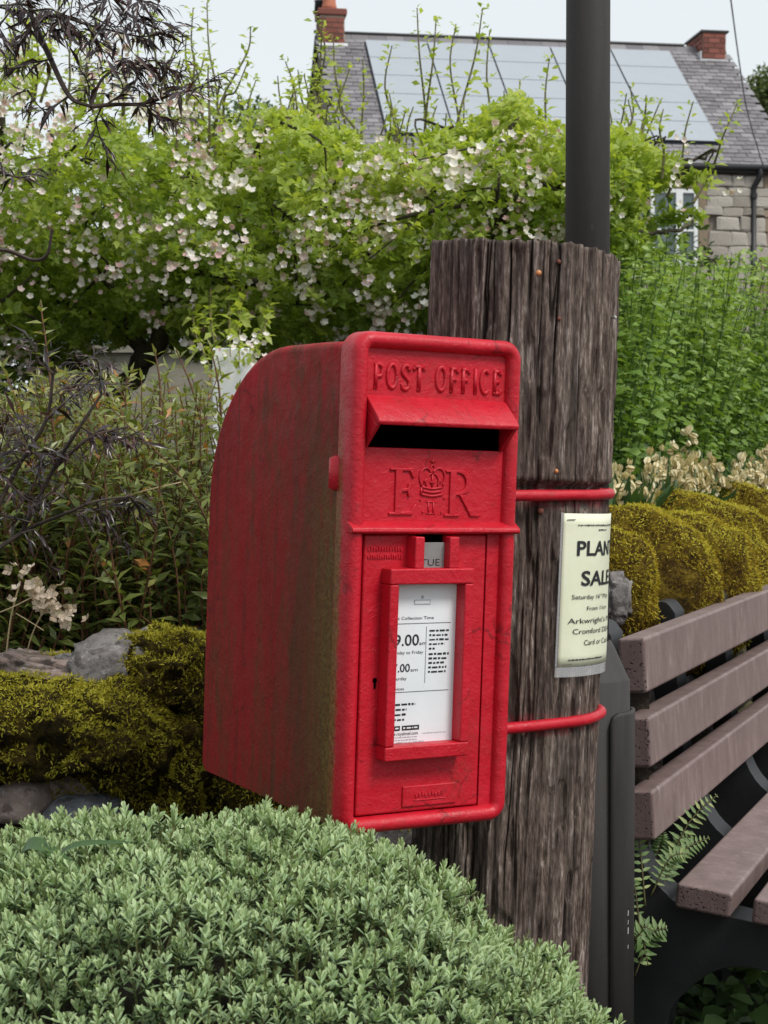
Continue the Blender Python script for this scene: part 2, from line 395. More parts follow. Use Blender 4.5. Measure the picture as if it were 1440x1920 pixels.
M['stone'] = stone_mat('grey_limestone', (.085, .078, .075), (.17, .155, .15), (.27, .255, .245))
M['stone_pink'] = stone_mat('pinkish_stone', (.15, .11, .095), (.27, .205, .18), (.38, .31, .28))
M['stone_mossy'] = stone_mat('mossy_stone', (.020, .016, .012), (.055, .042, .028), (.11, .085, .055), .12)
M['stone_blue'] = stone_mat('blue_grey_stone', (.07, .075, .085), (.14, .145, .16), (.24, .25, .27))
def moss_base(name, stops):
    m, nt, b = new_mat(name); v = coords(nt); n1 = noise(nt, v, 26, 8, .75); n2 = noise(nt, v, 120, 6, .8)
    f = math_(nt, 'ADD', math_(nt, 'MULTIPLY', n1, .6), math_(nt, 'MULTIPLY', n2, .4))
    nt.links.new(ramp(nt, f, stops), b.inputs['Base Color']); b.inputs['Roughness'].default_value = .95; b.inputs['Specular IOR Level'].default_value = .1
    n = bump(nt, b, n1, 1.0, .025); bump(nt, b, n2, 1.0, .008, n); return m
M['moss_mat_gold'] = moss_base('golden_moss_cushion', [(.38, (.020, .013, .006)), (.47, (.10, .068, .010)), (.55, (.23, .185, .018)), (.66, (.42, .38, .045))])
M['moss_mat_brown'] = moss_base('brown_moss_cushion', [(.38, (.018, .012, .006)), (.47, (.075, .045, .010)), (.55, (.17, .115, .014)), (.66, (.32, .25, .03))])
M['moss_mat'] = moss_base('green_moss_cushion', [(.40, (.010, .008, .004)), (.49, (.042, .030, .009)), (.57, (.095, .070, .014)), (.68, (.20, .165, .03))])
M['moss'] = mat_leaf('moss_fronds', [(0, (.050, .030, .008)), (.3, (.12, .095, .010)), (.6, (.26, .235, .020)), (1, (.45, .42, .055))], None, .3, .7, .15)
M['moss_gold'] = mat_leaf('golden_moss', [(0, (.085, .040, .012)), (.3, (.23, .145, .018)), (.6, (.42, .33, .030)), (1, (.56, .50, .07))], None, .3, .7, .15)
M['soil'] = mat_noise('dark_garden_soil', [(.3, (.018, .013, .009)), (.7, (.05, .037, .024))], 18, .95, 60, .6, .02)
M['ground'] = mat_noise('gravel_verge', [(.3, (.03, .028, .022)), (.7, (.08, .075, .06))], 25, .95, 80, .6, .02)

M['hebe'] = mat_leaf('hebe_leaf', [(0, (.19, .29, .095)), (.5, (.33, .46, .235)), (1, (.47, .60, .38))], ((.68, .74, .40), .9, (.022, .042, .010)), .15, .55, .3)
M['hebe_stem'] = mat_plain('hebe_stem', (.10, .11, .035), .8)
M['twig'] = mat_noise('brown_twig', [(.3, (.008, .007, .004)), (.7, (.030, .022, .012))], 40, .95, 60, .6, .02)  # near-black brown, shade between sprigs put into the colour
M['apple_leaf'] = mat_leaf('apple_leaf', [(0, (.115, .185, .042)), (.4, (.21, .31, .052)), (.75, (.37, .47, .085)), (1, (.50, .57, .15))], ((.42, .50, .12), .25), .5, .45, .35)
M['hedge_leaf'] = mat_leaf('hedge_leaf', [(0, (.030, .062, .012)), (1, (.085, .15, .03))], None, .3)
M['far_leaf'] = mat_leaf('far_tree_leaf', [(0, (.075, .105, .035)), (1, (.17, .21, .08))], None, .3, .7, .2)
M['bark'] = mat_noise('apple_bark', [(.3, (.020, .016, .010)), (.55, (.055, .045, .026)), (.75, (.13, .12, .07))], 16, .9, 45, .8, .02)
M['twig_green'] = mat_plain('young_twig', (.11, .10, .035), .7)
M['petal'] = mat_leaf('blossom_petal', [(0, (.70, .46, .47)), (.35, (.76, .66, .64)), (.6, (.82, .78, .75)), (1, (.86, .85, .82))], None, .3, .6, .2, 1.0)
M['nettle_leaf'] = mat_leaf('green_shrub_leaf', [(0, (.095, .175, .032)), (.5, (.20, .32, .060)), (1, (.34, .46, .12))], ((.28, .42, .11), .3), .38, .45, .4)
M['herb_leaf'] = mat_leaf('olive_shrub_leaf', [(0, (.065, .105, .025)), (.4, (.155, .20, .045)), (.75, (.28, .295, .075)), (.93, (.40, .36, .12)), (1, (.44, .18, .05))], ((.32, .34, .14), .35), .3, .35, .5)
M['herb_stem'] = mat_noise('red_brown_stem', [(.3, (.075, .030, .014)), (.7, (.17, .075, .030))], 20, .7)
M['elder_leaf'] = mat_leaf('dark_purple_leaf', [(0, (.014, .008, .009)), (.6, (.044, .022, .023)), (1, (.11, .045, .040))], None, .2, .30, .8, 1.4)
M['elder_stem'] = mat_noise('dark_elder_bark', [(.3, (.022, .014, .011)), (.7, (.07, .045, .032))], 30, .7)
M['straw'] = mat_plain('dry_straw', (.46, .36, .20), .7)
M['dry_petal'] = mat_leaf('dry_cream_petal', [(0, (.46, .37, .28)), (1, (.72, .62, .52))], None, .25, .7, .2, 1.0)
M['cream_flower'] = mat_leaf('cream_flower', [(0, (.55, .42, .20)), (.5, (.72, .62, .38)), (1, (.82, .77, .56))], None, .25, .6, .3, 1.0)
M['strap_leaf'] = mat_leaf('strap_leaf', [(0, (.030, .070, .020)), (1, (.085, .16, .055))], None, .2, .4, .5)
M['fern_leaf'] = mat_leaf('fern_leaf', [(0, (.055, .11, .028)), (.7, (.14, .23, .065)), (1, (.33, .38, .13))], None, .3, .5, .4)
M['cover_leaf'] = mat_leaf('ground_cover_leaf', [(0, (.022, .050, .012)), (1, (.075, .14, .035))], None, .3, .5, .4)

def per_object(name, stops, scale=4, rough=.7, bscale=30, bstr=.3, bdist=.01):
    m, nt, b = new_mat(name); oi = nd(nt, 'ShaderNodeObjectInfo'); v = coords(nt)
    f = math_(nt, 'ADD', math_(nt, 'MULTIPLY', oi.outputs['Random'], .7), math_(nt, 'MULTIPLY', noise(nt, v, scale, 5), .3))
    nt.links.new(ramp(nt, f, stops), b.inputs['Base Color']); b.inputs['Roughness'].default_value = rough
    bump(nt, b, noise(nt, v, bscale, 6), bstr, bdist); return m
M['slate'] = per_object('roof_slate', [(.1, (.115, .105, .115)), (.5, (.17, .16, .17)), (.9, (.26, .25, .26))], 9, .55)
M['slate_base'] = mat_plain('slate_underlay', (.05, .047, .05), .9)
M['brick'] = per_object('chimney_brick', [(.1, (.11, .036, .028)), (.5, (.21, .068, .050)), (.9, (.29, .10, .075))], 12, .85)
M['mortar'] = mat_plain('lime_mortar', (.40, .33, .27), .95)
M['house_stone'] = per_object('rubble_stone', [(.1, (.31, .275, .23)), (.5, (.45, .41, .36)), (.9, (.56, .52, .46))], 7, .9, 14, .8, .06)
M['quoin'] = per_object('tan_gritstone', [(.1, (.23, .175, .12)), (.9, (.34, .27, .20))], 5, .9, 12, .6, .04)
M['joint'] = mat_noise('stone_joint', [(.3, (.14, .115, .095)), (.7, (.26, .22, .18))], 4, .95)
M['panel'] = mat_noise('solar_glass', [(.3, (.55, .58, .62)), (.7, (.60, .63, .66))], .6, .16, metal=.8)
M['panel_frame'] = mat_plain('dark_panel_frame', (.02, .025, .04), .4)
M['lead'] = mat_plain('lead_flashing', (.55, .56, .58), .5)
M['pot'] = mat_noise('terracotta', [(.3, (.42, .14, .08)), (.7, (.52, .20, .12))], 5, .8)
M['black_iron'] = mat_plain('black_gutter', (.014, .014, .016), .5)
M['white_frame'] = mat_plain('white_window_frame', (.78, .80, .80), .4)
M['glass'] = mat_noise('window_glass', [(.3, (.06, .085, .09)), (.7, (.12, .15, .15))], 1.2, .05, spec=.8)
M['cream_wall'] = mat_noise('cream_render', [(.3, (.20, .185, .15)), (.7, (.28, .26, .215))], 6, .9, 50, .2, .005)
M['grey_frame'] = mat_plain('grey_frame', (.30, .36, .38), .5)
M['white_board'] = mat_noise('white_board', [(.3, (.76, .78, .80)), (.7, (.86, .87, .88))], 4, .5)
M['cable'] = mat_plain('grey_cable', (.10, .10, .11), .6)

# ------------------------------------------------------------------ ground and garden terrain
def lerp_tab(x, tab):
    a = np.array(tab); return np.interp(x, a[:, 0], a[:, 1])
BED = [(2.5, .66), (3.0, .70), (5, .84), (8, 1.12), (12, 1.25), (36, 2.4), (60, 4.0), (200, 7), (900, 9)]
def wall_y(x):
    return np.where(x < .42, 3.02 + .16 * (np.clip(x, -6, .42) + .2), np.minimum(3.66 + (x - .42) / .391 * .92, 30.0))
def bed_z(x, y):
    b = lerp_tab(y, BED); s = np.clip((np.asarray(x) - .2) / .4, 0, 1); s = s * s * (3 - 2 * s)
    return b + np.maximum(.90 - b, 0) * s
gx = np.array([-900, -200, -40, -12, -5, 5, 12, 40, 200, 900.]); gy = np.array([-300, -20, -4, 0, 2, 4, 10, 40, 300, 900.])
V = [(x, y, -.06) for y in gy for x in gx]; nx = len(gx)
Fc = [(j * nx + i, j * nx + i + 1, (j + 1) * nx + i + 1, (j + 1) * nx + i) for j in range(len(gy) - 1) for i in range(nx - 1)]
tag(obj('ground', V, Fc, M['ground']), kind='structure')
xs = np.concatenate([[-800, -150, -40, -15, -7], np.linspace(-4, 4, 61), [5, 7, 9, 12, 15, 40, 150, 800]])
ss = np.concatenate([[0, 0], np.linspace(.12, 6, 34), np.linspace(6.5, 50, 24), [80, 150, 300, 900]])
V = []; 
for j, s in enumerate(ss):
    y = wall_y(xs) + .10 + s; z = bed_z(xs, y) + (fbm(np.stack([xs * 3, y * 3, 0 * xs], 1), 3) - .5) * .05
    if j == 0: z = z * 0 - .05
    V += list(np.stack([xs, y, z], 1))
nx = len(xs); Fc = [(j * nx + i, j * nx + i + 1, (j + 1) * nx + i + 1, (j + 1) * nx + i) for j in range(len(ss) - 1) for i in range(nx - 1)]
tag(obj('garden_terrain', V, Fc, M['soil'], smooth=True), kind='structure')

# ------------------------------------------------------------------ post box  (local: x = width, y = depth, z = up)
BM = np.array([[0.85985, -0.50947, 0.03315], [0.51008, 0.86003, -0.01279], [-0.02199, 0.02790, 0.99937]])
BO = np.array([-.05868, 2.08265, .63183])
W, H, D = .2545, .640, .436
mw = Matrix(((*BM[0], BO[0]), (*BM[1], BO[1]), (*BM[2], BO[2]), (0, 0, 0, 1))).to_3x3()
U_, V_, W_ = BM[:, 0], BM[:, 1], BM[:, 2]
q = mw.to_quaternion().normalized().to_matrix().to_4x4(); q.translation = Vector(BO)
box = thing('post_box', 'red cast iron wall post box strapped to the wooden post, its side stained with algae', 'post box', matrix=q)
def bpart(mb, name, mat, parent=box, bev=0, seg=2, smooth=False):
    o = obj(name, mb.v, mb.f, mat, parent, smooth, None, True)
    if bev: bevel(o, bev, seg)
    return o

# body: profile in (y, z), hollow at the front
prof = [(.030, 0.006), (.030, .628)]
n = 14; ry, rz = .235, .225; top = .628
prof += [(.10, top + .001)]
for k in range(n + 1):
    a = math.pi / 2 * k / n
    prof.append((D - ry + ry * math.sin(a), top - rz + rz * math.cos(a)))
prof += [(D, .25), (D, .014), (D - .008, .006)]
mb = MB(); u0, u1 = .006, W - .006; m_ = len(prof)
v = [(u0, y, z) for y, z in prof] + [(u1, y, z) for y, z in prof]
f = [tuple(range(m_)), tuple(range(2 * m_ - 1, m_ - 1, -1))] + [(i, i + m_, i + 1 + m_, i + 1) for i in range(1, m_ - 1)]
mb.add(v, f); body = bpart(mb, 'body', M['red_side']); bevel(body, .011, 4, 50)

# front frame: profile swept round a rounded rectangle
def rrect(o, r, n=8):
    """outline of the box front moved outwards by o (negative = inwards)"""
    x0, x1, z0, z1 = -o, W + o, -o, H + o; rr = max(r + o, .0015); p = []
    for cx, cz, a0 in ((x1 - rr, z1 - rr, 0), (x0 + rr, z1 - rr, 90), (x0 + rr, z0 + rr, 180), (x1 - rr, z0 + rr, 270)):
        for k in range(n + 1):
            a = math.radians(a0 + 90 * k / n); p.append((cx + rr * math.cos(a), cz + rr * math.sin(a)))
    return p
secs = [(-.0015, .034), (0, .030), (0, .006)]
for k in range(9):
    a = math.pi * k / 8; secs.append((-.0105 + .0105 * math.cos(a), .002 - .0125 * math.sin(a)))
secs += [(-.0215, .010)]
mb = MB(); rings = [[(x, dpt, z) for x, z in rrect(o, .026)] for o, dpt in secs]; nr = len(rings[0])
fv = sum(rings, []); ff = [(i * nr + j, i * nr + (j + 1) % nr, (i + 1) * nr + (j + 1) % nr, (i + 1) * nr + j) for i in range(len(rings) - 1) for j in range(nr)]
mb.add(fv, ff); bpart(mb, 'front_frame', M['red_frame'], smooth=True)

# upper plates, with the posting slot left open between them
mb = MB().box((.016, .002, .548), (W - .016, .009, .624)); bpart(mb, 'name_panel', M['red'], bev=.001)
mb = MB().box((.016, .001, .388), (W - .016, .009, .494)); bpart(mb, 'cipher_panel', M['red'], bev=.0015)
for a in (.010, W - .0225):
    mb = MB().box((a, .003, .486), (a + .0125, .010, .556)); bpart(mb, 'slot_cheek', M['red'], bev=.001)
hood = MB()
hx0, hx1 = .0205, W - .0205
hood.prism([(hx0, .004, .560), (hx0, -.003, .558), (hx0, -.031, .533), (hx0, -.035, .527), (hx0, -.033, .522), (hx0, -.028, .523), (hx0, .004, .548)], (hx1 - hx0, 0, 0))
for a in (hx0, hx1 - .006):
    hood.prism([(a + .0002, .003, .5475), (a + .0002, -.027, .5235), (a + .0002, -.031, .5225), (a + .0002, .002, .492)], (.0056, 0, 0))
bpart(hood, 'slot_hood', M['red'], bev=.0022, seg=3)
mb = MB().add([(.012, .010, .480), (W - .012, .010, .480), (W - .012, .010, .565), (.012, .010, .565), (.012, .09, .45), (W - .012, .09, .45), (W - .012, .09, .565), (.012, .09, .565)],
              [(4, 5, 6, 7), (0, 1, 5, 4), (1, 2, 6, 5), (2, 3, 7, 6), (3, 0, 4, 7)]); bpart(mb, 'slot_chute', M['dark_void'])  # closed box added to keep the slot black inside
mb = MB().prism([(-.001, .003, .400), (-.001, -.004, .399), (-.001, -.0145, .392), (-.001, -.0155, .387), (-.001, -.011, .3845), (-.001, .003, .385)], (W + .002, 0, 0))
bpart(mb, 'drip_ledge', M['red'], bev=.0018, seg=3)
# lower front: fixed strips and the door
mb = MB().box((.014, .002, .016), (.0232, .010, .384)); bpart(mb, 'door_jamb', M['red'], bev=.001)
mb = MB().box((.2142, .002, .016), (W - .014, .010, .384)); bpart(mb, 'door_jamb', M['red'], bev=.001)
mb = MB().box((.0252, .0005, .0225), (.2122, .008, .3835)); door = bpart(mb, 'door', M['red'], bev=.0035, seg=3)
mb = MB().box((.012, .012, .012), (W - .012, .016, .392)); bpart(mb, 'inner_lining', M['dark_void'])  # near-black sheet, shade in the door gaps painted as colour
# keyhole
mb = MB(); mb.tube([(.047, -.0006, .1965), (.047, .0006, .1965)], .0032, 12); mb.box((.0456, -.0007, .186), (.0484, .0005, .196)); bpart(mb, 'keyhole', M['dark_void'], door)
# notice holder: a deep raised frame
hv = -.0235
mb = MB()
hx = [.052, .0655, .1655, .179]; hz = [.095, .1135, .3205, .341]
for (a, b, c, d) in ((0, 3, 2, 3), (0, 3, 0, 1)): mb.box((hx[a], hv, hz[c]), (hx[b], .0015, hz[d]))
for (a, b) in ((0, 1), (2, 3)): mb.box((hx[a], hv + .0001, hz[1] - .0002), (hx[b], .0013, hz[2] + .0002))
holder = bpart(mb, 'notice_holder', M['red'], door, bev=.0025, seg=3)
for a, b in ((.0885, .1025), (.1405, .1555)):
    mb = MB().box((a, hv + .002, .3405), (b, .0012, .3815)); bpart(mb, 'tablet_guide', M['red'], door, bev=.002, seg=2)
mb = MB().box((.1020, -.0085, .336), (.1405, -.0065, .3735)); tablet = bpart(mb, 'day_tablet', M['alu'], door, bev=.0005)
mb = MB().box((.1022, -.003, .3735), (.1408, .0003, .3835)); bpart(mb, 'tablet_recess', M['dark_void'], door)  # near-black block, recess shade put into the colour
mb = MB().box((.066, -.0022, .112), (.172, -.0016, .322)); notice = bpart(mb, 'collection_notice', M['paper'], door)
# small cast plates
mb = MB().box((.0935, -.0022, .029), (.1775, .001, .0565)); plate = bpart(mb, 'number_plate', M['red'], door, bev=.0018)
mb = MB()
for k in range(9): mb.box((.112 + k * .005, -.0036, .0405 + .001 * (k % 3)), (.1158 + k * .005, -.002, .0455 + .0012 * ((k * 7) % 3)))
mb.box((.110, -.0032, .0365), (.160, -.002, .0382)); bpart(mb, 'worn_lettering', M['red'], plate, bev=.0006)
mb = MB()
for r_, zz in ((13, .362), (15, .352)):
    for k in range(r_):
        x = .0305 + k * (.052 / r_); mb.box((x, -.0012, zz), (x + .0024, .001, zz + .0042 + .001 * ((k * 5) % 3)))
bpart(mb, 'worn_lettering', M['red'], door, bev=.0006)
# lug on the side
mb = MB(); mb.tube([(.004, .038, .4365), (.004, .038, .4405), (.004, .038, .478), (.004, .038, .482)], [.004, .0115, .0115, .004], 14); bpart(mb, 'side_lug', M['red'], smooth=True)

# raised letters: strokes of a cast, heavily painted letter
def strokes(name, strs, x, z, w, h, r, parent, mat, depth=-.0018):
    mb = MB()
    for s in strs:
        rr = r
        if isinstance(s, tuple): s, rr = s[0], r * s[1]
        p = np.array([(x + a * w, depth, z + b * h) for a, b in s])
        if len(p) > 2: p = smooth_path(p, 4)
        tv, tf = tube(p, rr, 8, True); tv[:, 1] = depth + (tv[:, 1] - depth) * .85; mb.add(tv, tf)
    o = obj(name, mb.v, mb.f, mat, parent, True, None, True); return o
def arc(cx, cz, rx, rz, a0, a1, n=14): return [(cx + rx * math.cos(math.radians(a0 + (a1 - a0) * k / n)), cz + rz * math.sin(math.radians(a0 + (a1 - a0) * k / n))) for k in range(n + 1)]
SER = lambda x, z, d=.17: [(x - d, z), (x + d, z)]
GL = {
 'P': [[(.22, 0), (.22, 1)], [(.22, 1), (.55, 1), (.85, .9), (.88, .72), (.72, .52), (.22, .48)], (SER(.22, 0), .8), ([(.03, 1), (.22, 1)], .8)],
 'O': [arc(.5, .5, .42, .5, 0, 360, 22)],
 'S': [[(.86, .80), (.78, .96), (.5, 1.02), (.2, .92), (.15, .72), (.35, .57), (.65, .45), (.87, .28), (.78, .06), (.48, -.02), (.2, .04), (.12, .22)]],
 'T': [[(.5, 0), (.5, 1)], [(.04, .98), (.96, .98)], (SER(.5, 0), .8), ([(.05, .98), (.04, .82)], .8), ([(.95, .98), (.96, .82)], .8)],
 'F': [[(.22, 0), (.22, 1)], [(.03, .98), (.86, .98)], [(.22, .52), (.62, .52)], (SER(.22, 0), .8), ([(.86, .98), (.87, .80)], .8), ([(.62, .60), (.62, .43)], .7)],
 'I': [[(.5, 0), (.5, 1)], (SER(.5, 0, .25), .8), (SER(.5, 1, .25), .8)],
 'C': [arc(.53, .5, .43, .5, 48, 312, 16)],
 'E': [[(.22, 0), (.22, 1)], [(.05, .98), (.86, .98)], [(.22, .52), (.62, .52)], [(.05, .02), (.88, .02)], ([(.86, .98), (.87, .82)], .8), ([(.88, .02), (.9, .2)], .8), ([(.62, .60), (.62, .43)], .7)],
}
xx = .0315; hgt = .0295
for ch in 'POST OFFICE':
    if ch == ' ': xx += .0125; continue
    wd = {'I': .0095, 'O': .0192, 'E': .0160, 'F': .0158, 'S': .0165, 'T': .0190, 'P': .0170, 'C': .0178}[ch]
    strokes('raised_letter', GL[ch], xx, .5695 + (.0008 if ch == 'O' else 0), wd * .86, hgt, .0029, box, M['red'], depth=.0016); xx += wd + .0022
# royal cipher
def bars(mb, quads, dep):
    for q_ in quads: mb.prism([(x, dep, z) for x, z in q_], (0, .004, 0))
mb = MB(); ex, ez, eh = .0590, .4085, .0600
stem = [(ex + .0085, ez), (ex + .0185, ez), (ex + .0185, ez + eh), (ex + .0085, ez + eh)]
bars(mb, [stem], -.0020)
bars(mb, [[(ex, ez), (ex + .036, ez), (ex + .041, ez + .0135), (ex + .0375, ez + .013), (ex + .031, ez + .0045), (ex, ez + .0032)],
          [(ex, ez + eh - .003), (ex + .030, ez + eh - .004), (ex + .0345, ez + eh - .0125), (ex + .0375, ez + eh - .0125), (ex + .035, ez + eh), (ex, ez + eh)],
          [(ex + .018, ez + .0295), (ex + .027, ez + .0300), (ex + .0285, ez + .0235), (ex + .0312, ez + .0235), (ex + .0312, ez + .0405), (ex + .0285, ez + .0405), (ex + .027, ez + .0345), (ex + .018, ez + .0335)]], -.00185)
bpart(mb, 'raised_letter', M['red'], bev=.0011, seg=2)
mb = MB(); rx, rz_ = .1440, .4070
bars(mb, [[(rx + .0065, rz_), (rx + .0160, rz_), (rx + .0160, rz_ + .0605), (rx + .0065, rz_ + .0605)]], -.0020)
bars(mb, [[(rx - .001, rz_), (rx + .0235, rz_), (rx + .0235, rz_ + .0032), (rx - .001, rz_ + .0032)], [(rx - .001, rz_ + .0575), (rx + .02, rz_ + .0575), (rx + .02, rz_ + .0605), (rx - .001, rz_ + .0605)],
          [(rx + .0215, rz_ + .0285), (rx + .031, rz_ + .0285), (rx + .0485, rz_ + .0032), (rx + .055, rz_ + .0030), (rx + .055, rz_), (rx + .0405, rz_)]], -.00185)
cx_, cz_ = rx + .021, rz_ + .0440; o_, i_ = (.0205, .0165), (.0125, .0130)
outer = [(cx_ + o_[0] * math.cos(t), cz_ + o_[1] * math.sin(t)) for t in np.linspace(math.pi / 2, -math.pi / 2, 15)]
inner = [(cx_ - .002 + i_[0] * math.cos(t), cz_ + i_[1] * math.sin(t)) for t in np.linspace(math.pi / 2, -math.pi / 2, 15)]
bars(mb, [[(rx + .014, rz_ + .0605)] + outer + [(rx + .014, rz_ + .0275), (rx + .014, rz_ + .0310)] + inner[::-1] + [(rx + .014, rz_ + .0570)]], -.0017)
bpart(mb, 'raised_letter', M['red'], bev=.0009, seg=2)
# crown
cr = [([(.02, .0), (.02, .20)], 1), ([(.02, .02), (.5, -.03), (.98, .02)], 1.15), ([(.03, .22), (.5, .17), (.97, .22)], 1.0), ([(.10, .11), (.5, .07), (.90, .11)], 1.25),
      ([(.04, .24), (-.06, .48), (.05, .68), (.28, .73), (.47, .60)], 1.15), ([(.96, .24), (1.06, .48), (.95, .68), (.72, .73), (.53, .60)], 1.15),
      ([(.24, .24), (.22, .42), (.34, .56), (.48, .58)], .9), ([(.76, .24), (.78, .42), (.66, .56), (.52, .58)], .9), ([(.5, .22), (.5, .56)], 1.0),
      ([(.40, .34), (.60, .34)], .9), ([(.14, .32), (.2, .45)], .9), ([(.86, .32), (.80, .45)], .9),
      (arc(.5, .74, .085, .075, 0, 360, 10), 1.0), ([(.5, .82), (.5, 1.0)], .85), ([(.38, .92), (.62, .92)], .85)]
strokes('raised_crown', cr, .1065, .4345, .0345, .0475, .0014, box, M['red'], depth=.0002)
strokes('raised_numeral', [[(.25, 0), (.25, 1)], [(.75, 0), (.75, 1)], ([(0, 1), (1, 1)], .8), ([(0, 0), (1, 0)], .8)], .1155, .4105, .0150, .0150, .0011, box, M['red'], depth=.0004)
for x, z in ((.1070, .428), (.143, .4305), (.1395, .412), (.111, .412)):
    mb = MB(); mb.tube([(x, .002, z), (x, -.0012, z)], [.0018, .0009], 8); bpart(mb, 'raised_dot', M['red'], smooth=True)

# ---- print
def text_mesh(s, size=1.0, bold=0.0):
    cu = bpy.data.curves.new('txt', 'FONT'); cu.body = s; cu.size = size; cu.offset = bold; cu.resolution_u = 3
    o = bpy.data.objects.new('txt', cu); col.objects.link(o)
    dg = bpy.context.evaluated_depsgraph_get(); me = bpy.data.meshes.new_from_object(o.evaluated_get(dg))
    v = np.array([tuple(p.co) for p in me.vertices]); f = [tuple(p.vertices) for p in me.polygons]
    bpy.data.objects.remove(o); bpy.data.curves.remove(cu); bpy.data.meshes.remove(me)
    return v, f
class Print:
    """flat print: text and rules laid out on a sheet in (x, z) millimetre-like units, then mapped onto its surface"""
    def __init__(s): s.v = []; s.f = []; s.lines = []
    def text(s, t, x, z, h, width=None, bold=0.0):
        v, f = text_mesh(t, 1.0, bold); cap = .73
        k = h / cap; kx = k if width is None else width / (v[:, 0].max() - v[:, 0].min())
        s.lines.append(([(x + (p[0] - (v[:, 0].min() if width else 0)) * kx, z + p[1] * k) for p in v], f))
    def rect(s, x0, z0, x1, z1, n=1):
        for i in range(n):
            a, c = x0 + (x1 - x0) * i / n, x0 + (x1 - x0) * (i + 1) / n
            b = len(s.v); s.v += [(a, z0), (c, z0), (c, z1), (a, z1)]; s.f.append((b, b + 1, b + 2, b + 3))
    def greek(s, x, z, w, h, seed=0):
        """a line of copy too small to read"""
        r = random.Random(seed); a = x
        while a < x + w:
            l = min(r.uniform(.6, 2.6) * h, x + w - a); s.rect(a, z + r.uniform(-.05, .05) * h, a + l, z + h * r.uniform(.55, .8)); a += l + h * .5
    def out(s, name, mat, parent, fn):
        for v, f in s.lines: obj(name, [fn(x, z) for x, z in v], f, mat, parent, False, None, True)
        if s.v: obj('fine_print', [fn(x, z) for x, z in s.v], s.f, mat, parent, False, None, True, 'stuff')
fnN = lambda x, z: (x, -.0026, z)
pr = Print()
pr.text('Last Collection Time', .0680, .2735, .0042, .0635)
pr.rect(.066, .2680, .158, .2687); pr.rect(.1205, .1905, .1211, .2640); pr.rect(.066, .1795, .158, .1802)
pr.text('9.00', .0725, .2400, .0150, .0375, .012); pr.text('am', .1105, .2402, .0052, .0108)
pr.text('Monday to Friday', .0670, .2290, .0044, .0500)
pr.text('7.00', .0715, .2060, .0110, .0260, .012); pr.text('am', .0985, .2062, .0045, .0110)
pr.text('Saturday', .0690, .1955, .0044, .0240)
pr.text('Services', .0680, .1825, .0040, .0215)
for k, wd in enumerate((.030, .028, .030, .024, .010)): pr.greek(.1255, .2570 - k * .0058, wd, .0036, k)
for k, wd in enumerate((.031, .029, .024, .028, .027)): pr.greek(.1255, .2265 - k * .0058, wd, .0036, 10 + k)
for k, wd in enumerate((.042, .029, .028, .026)): pr.greek(.0655, .1625 - k * .0065, wd, .0036, 20 + k)
pr.text('www.royalmail.com', .0670, .1238, .0046, .0460)
pr.text('London', .0760, .1128, .0026, .0120)
pr.rect(.0655, .1300, .0855, .1362); pr.rect(.0885, .1300, .1145, .1362)
pr.out('printed_text', M['ink'], notice, fnN)
pr = Print()
for k in range(2): pr.greek(.066, .1205 - k * .0035, .046, .0018, 40 + k)
pr.rect(.1005, .2925, .1255, .2990); pr.rect(.1110, .3005, .1150, .3045); pr.greek(.082, .1132, .040, .0026, 50); pr.greek(.120, .1242, .036, .0016, 60)
pr.out('printed_text', M['ink_grey'], notice, fnN)
pr = Print(); pr.rect(.1018, .2937, .1242, .2978)
for a, b_ in ((.0905, .0942), (.0955, .1130), (.0670, .0840)):
    if b_ - a < .005:
        pr.v += [(a, .1315), (b_, .1331), (a, .1347)]; pr.f.append((len(pr.v) - 3, len(pr.v) - 2, len(pr.v) - 1))
    else: pr.greek(a, .1322, b_ - a, .0026, 70)
pr.out('printed_text', M['paper'], notice, lambda x, z: (x, -.0029, z))
pr = Print(); pr.text('TUE', .1045, .3435, .0092, .0290); pr.out('printed_text', M['ink'], tablet, lambda x, z: (x, -.0088, z))

# ------------------------------------------------------------------ wooden post
A_top, A_low = P(986, 473, 2.45), P(935, 1750, 2.45)
ax = nrm(A_low - A_top); tb = (-.06 - A_top[2]) / ax[2]; A_bot = A_top + ax * tb; LEN = tb
PR = .1345
post = thing('wooden_post', 'thick weathered grey wooden post carrying the red post box', 'post', A_bot)
th = np.concatenate([np.linspace(-math.pi * 1.0, math.pi * .08, 600, endpoint=False), np.linspace(math.pi * .08, math.pi, 110, endpoint=False)])   # fine where seen
hh = np.concatenate([np.linspace(0, .42, 30, endpoint=False), np.linspace(.42, LEN, 210)])
TH, HH = np.meshgrid(th, hh)
cs, sn = np.cos(TH), np.sin(TH)
wob = np.stack([cs * 3, sn * 3, HH * 2.2], -1); wand = (fbm(wob, 11) - .5) * .22
c2, s2 = np.cos(TH + wand), np.sin(TH + wand)
def fib(fr, hz, s): return vnoise(np.stack([c2 * fr, s2 * fr, HH * hz], -1), s)
plank = fib(5.2, .7, 21); fine = fib(19, 5.5, 22); fine2 = fib(46, 14, 23); chip = vnoise(np.stack([c2 * 13, s2 * 13, HH * 16], -1), 24)
crack = np.abs(fib(7.5, 1.3, 25) - .5) * 2; crack = np.clip(1 - crack / .09, 0, 1) ** .7 * np.clip((fib(3.1, 1.9, 27) - .32) / .25, 0, 1)
crack2 = np.abs(fib(15, 2.6, 26) - .5) * 2; crack2 = np.clip(1 - crack2 / .13, 0, 1) * np.clip((fib(6.3, 4.1, 28) - .38) / .2, 0, 1)
chips = np.clip((chip - .62) / .1, 0, 1)
disp = (plank - .5) * .009 + (fine - .5) * .0042 + (fine2 - .5) * .0036 - crack * .012 - crack2 * .0055 - chips * .005
hR = P(1050, 911, 2.33)[2] - A_bot[2]
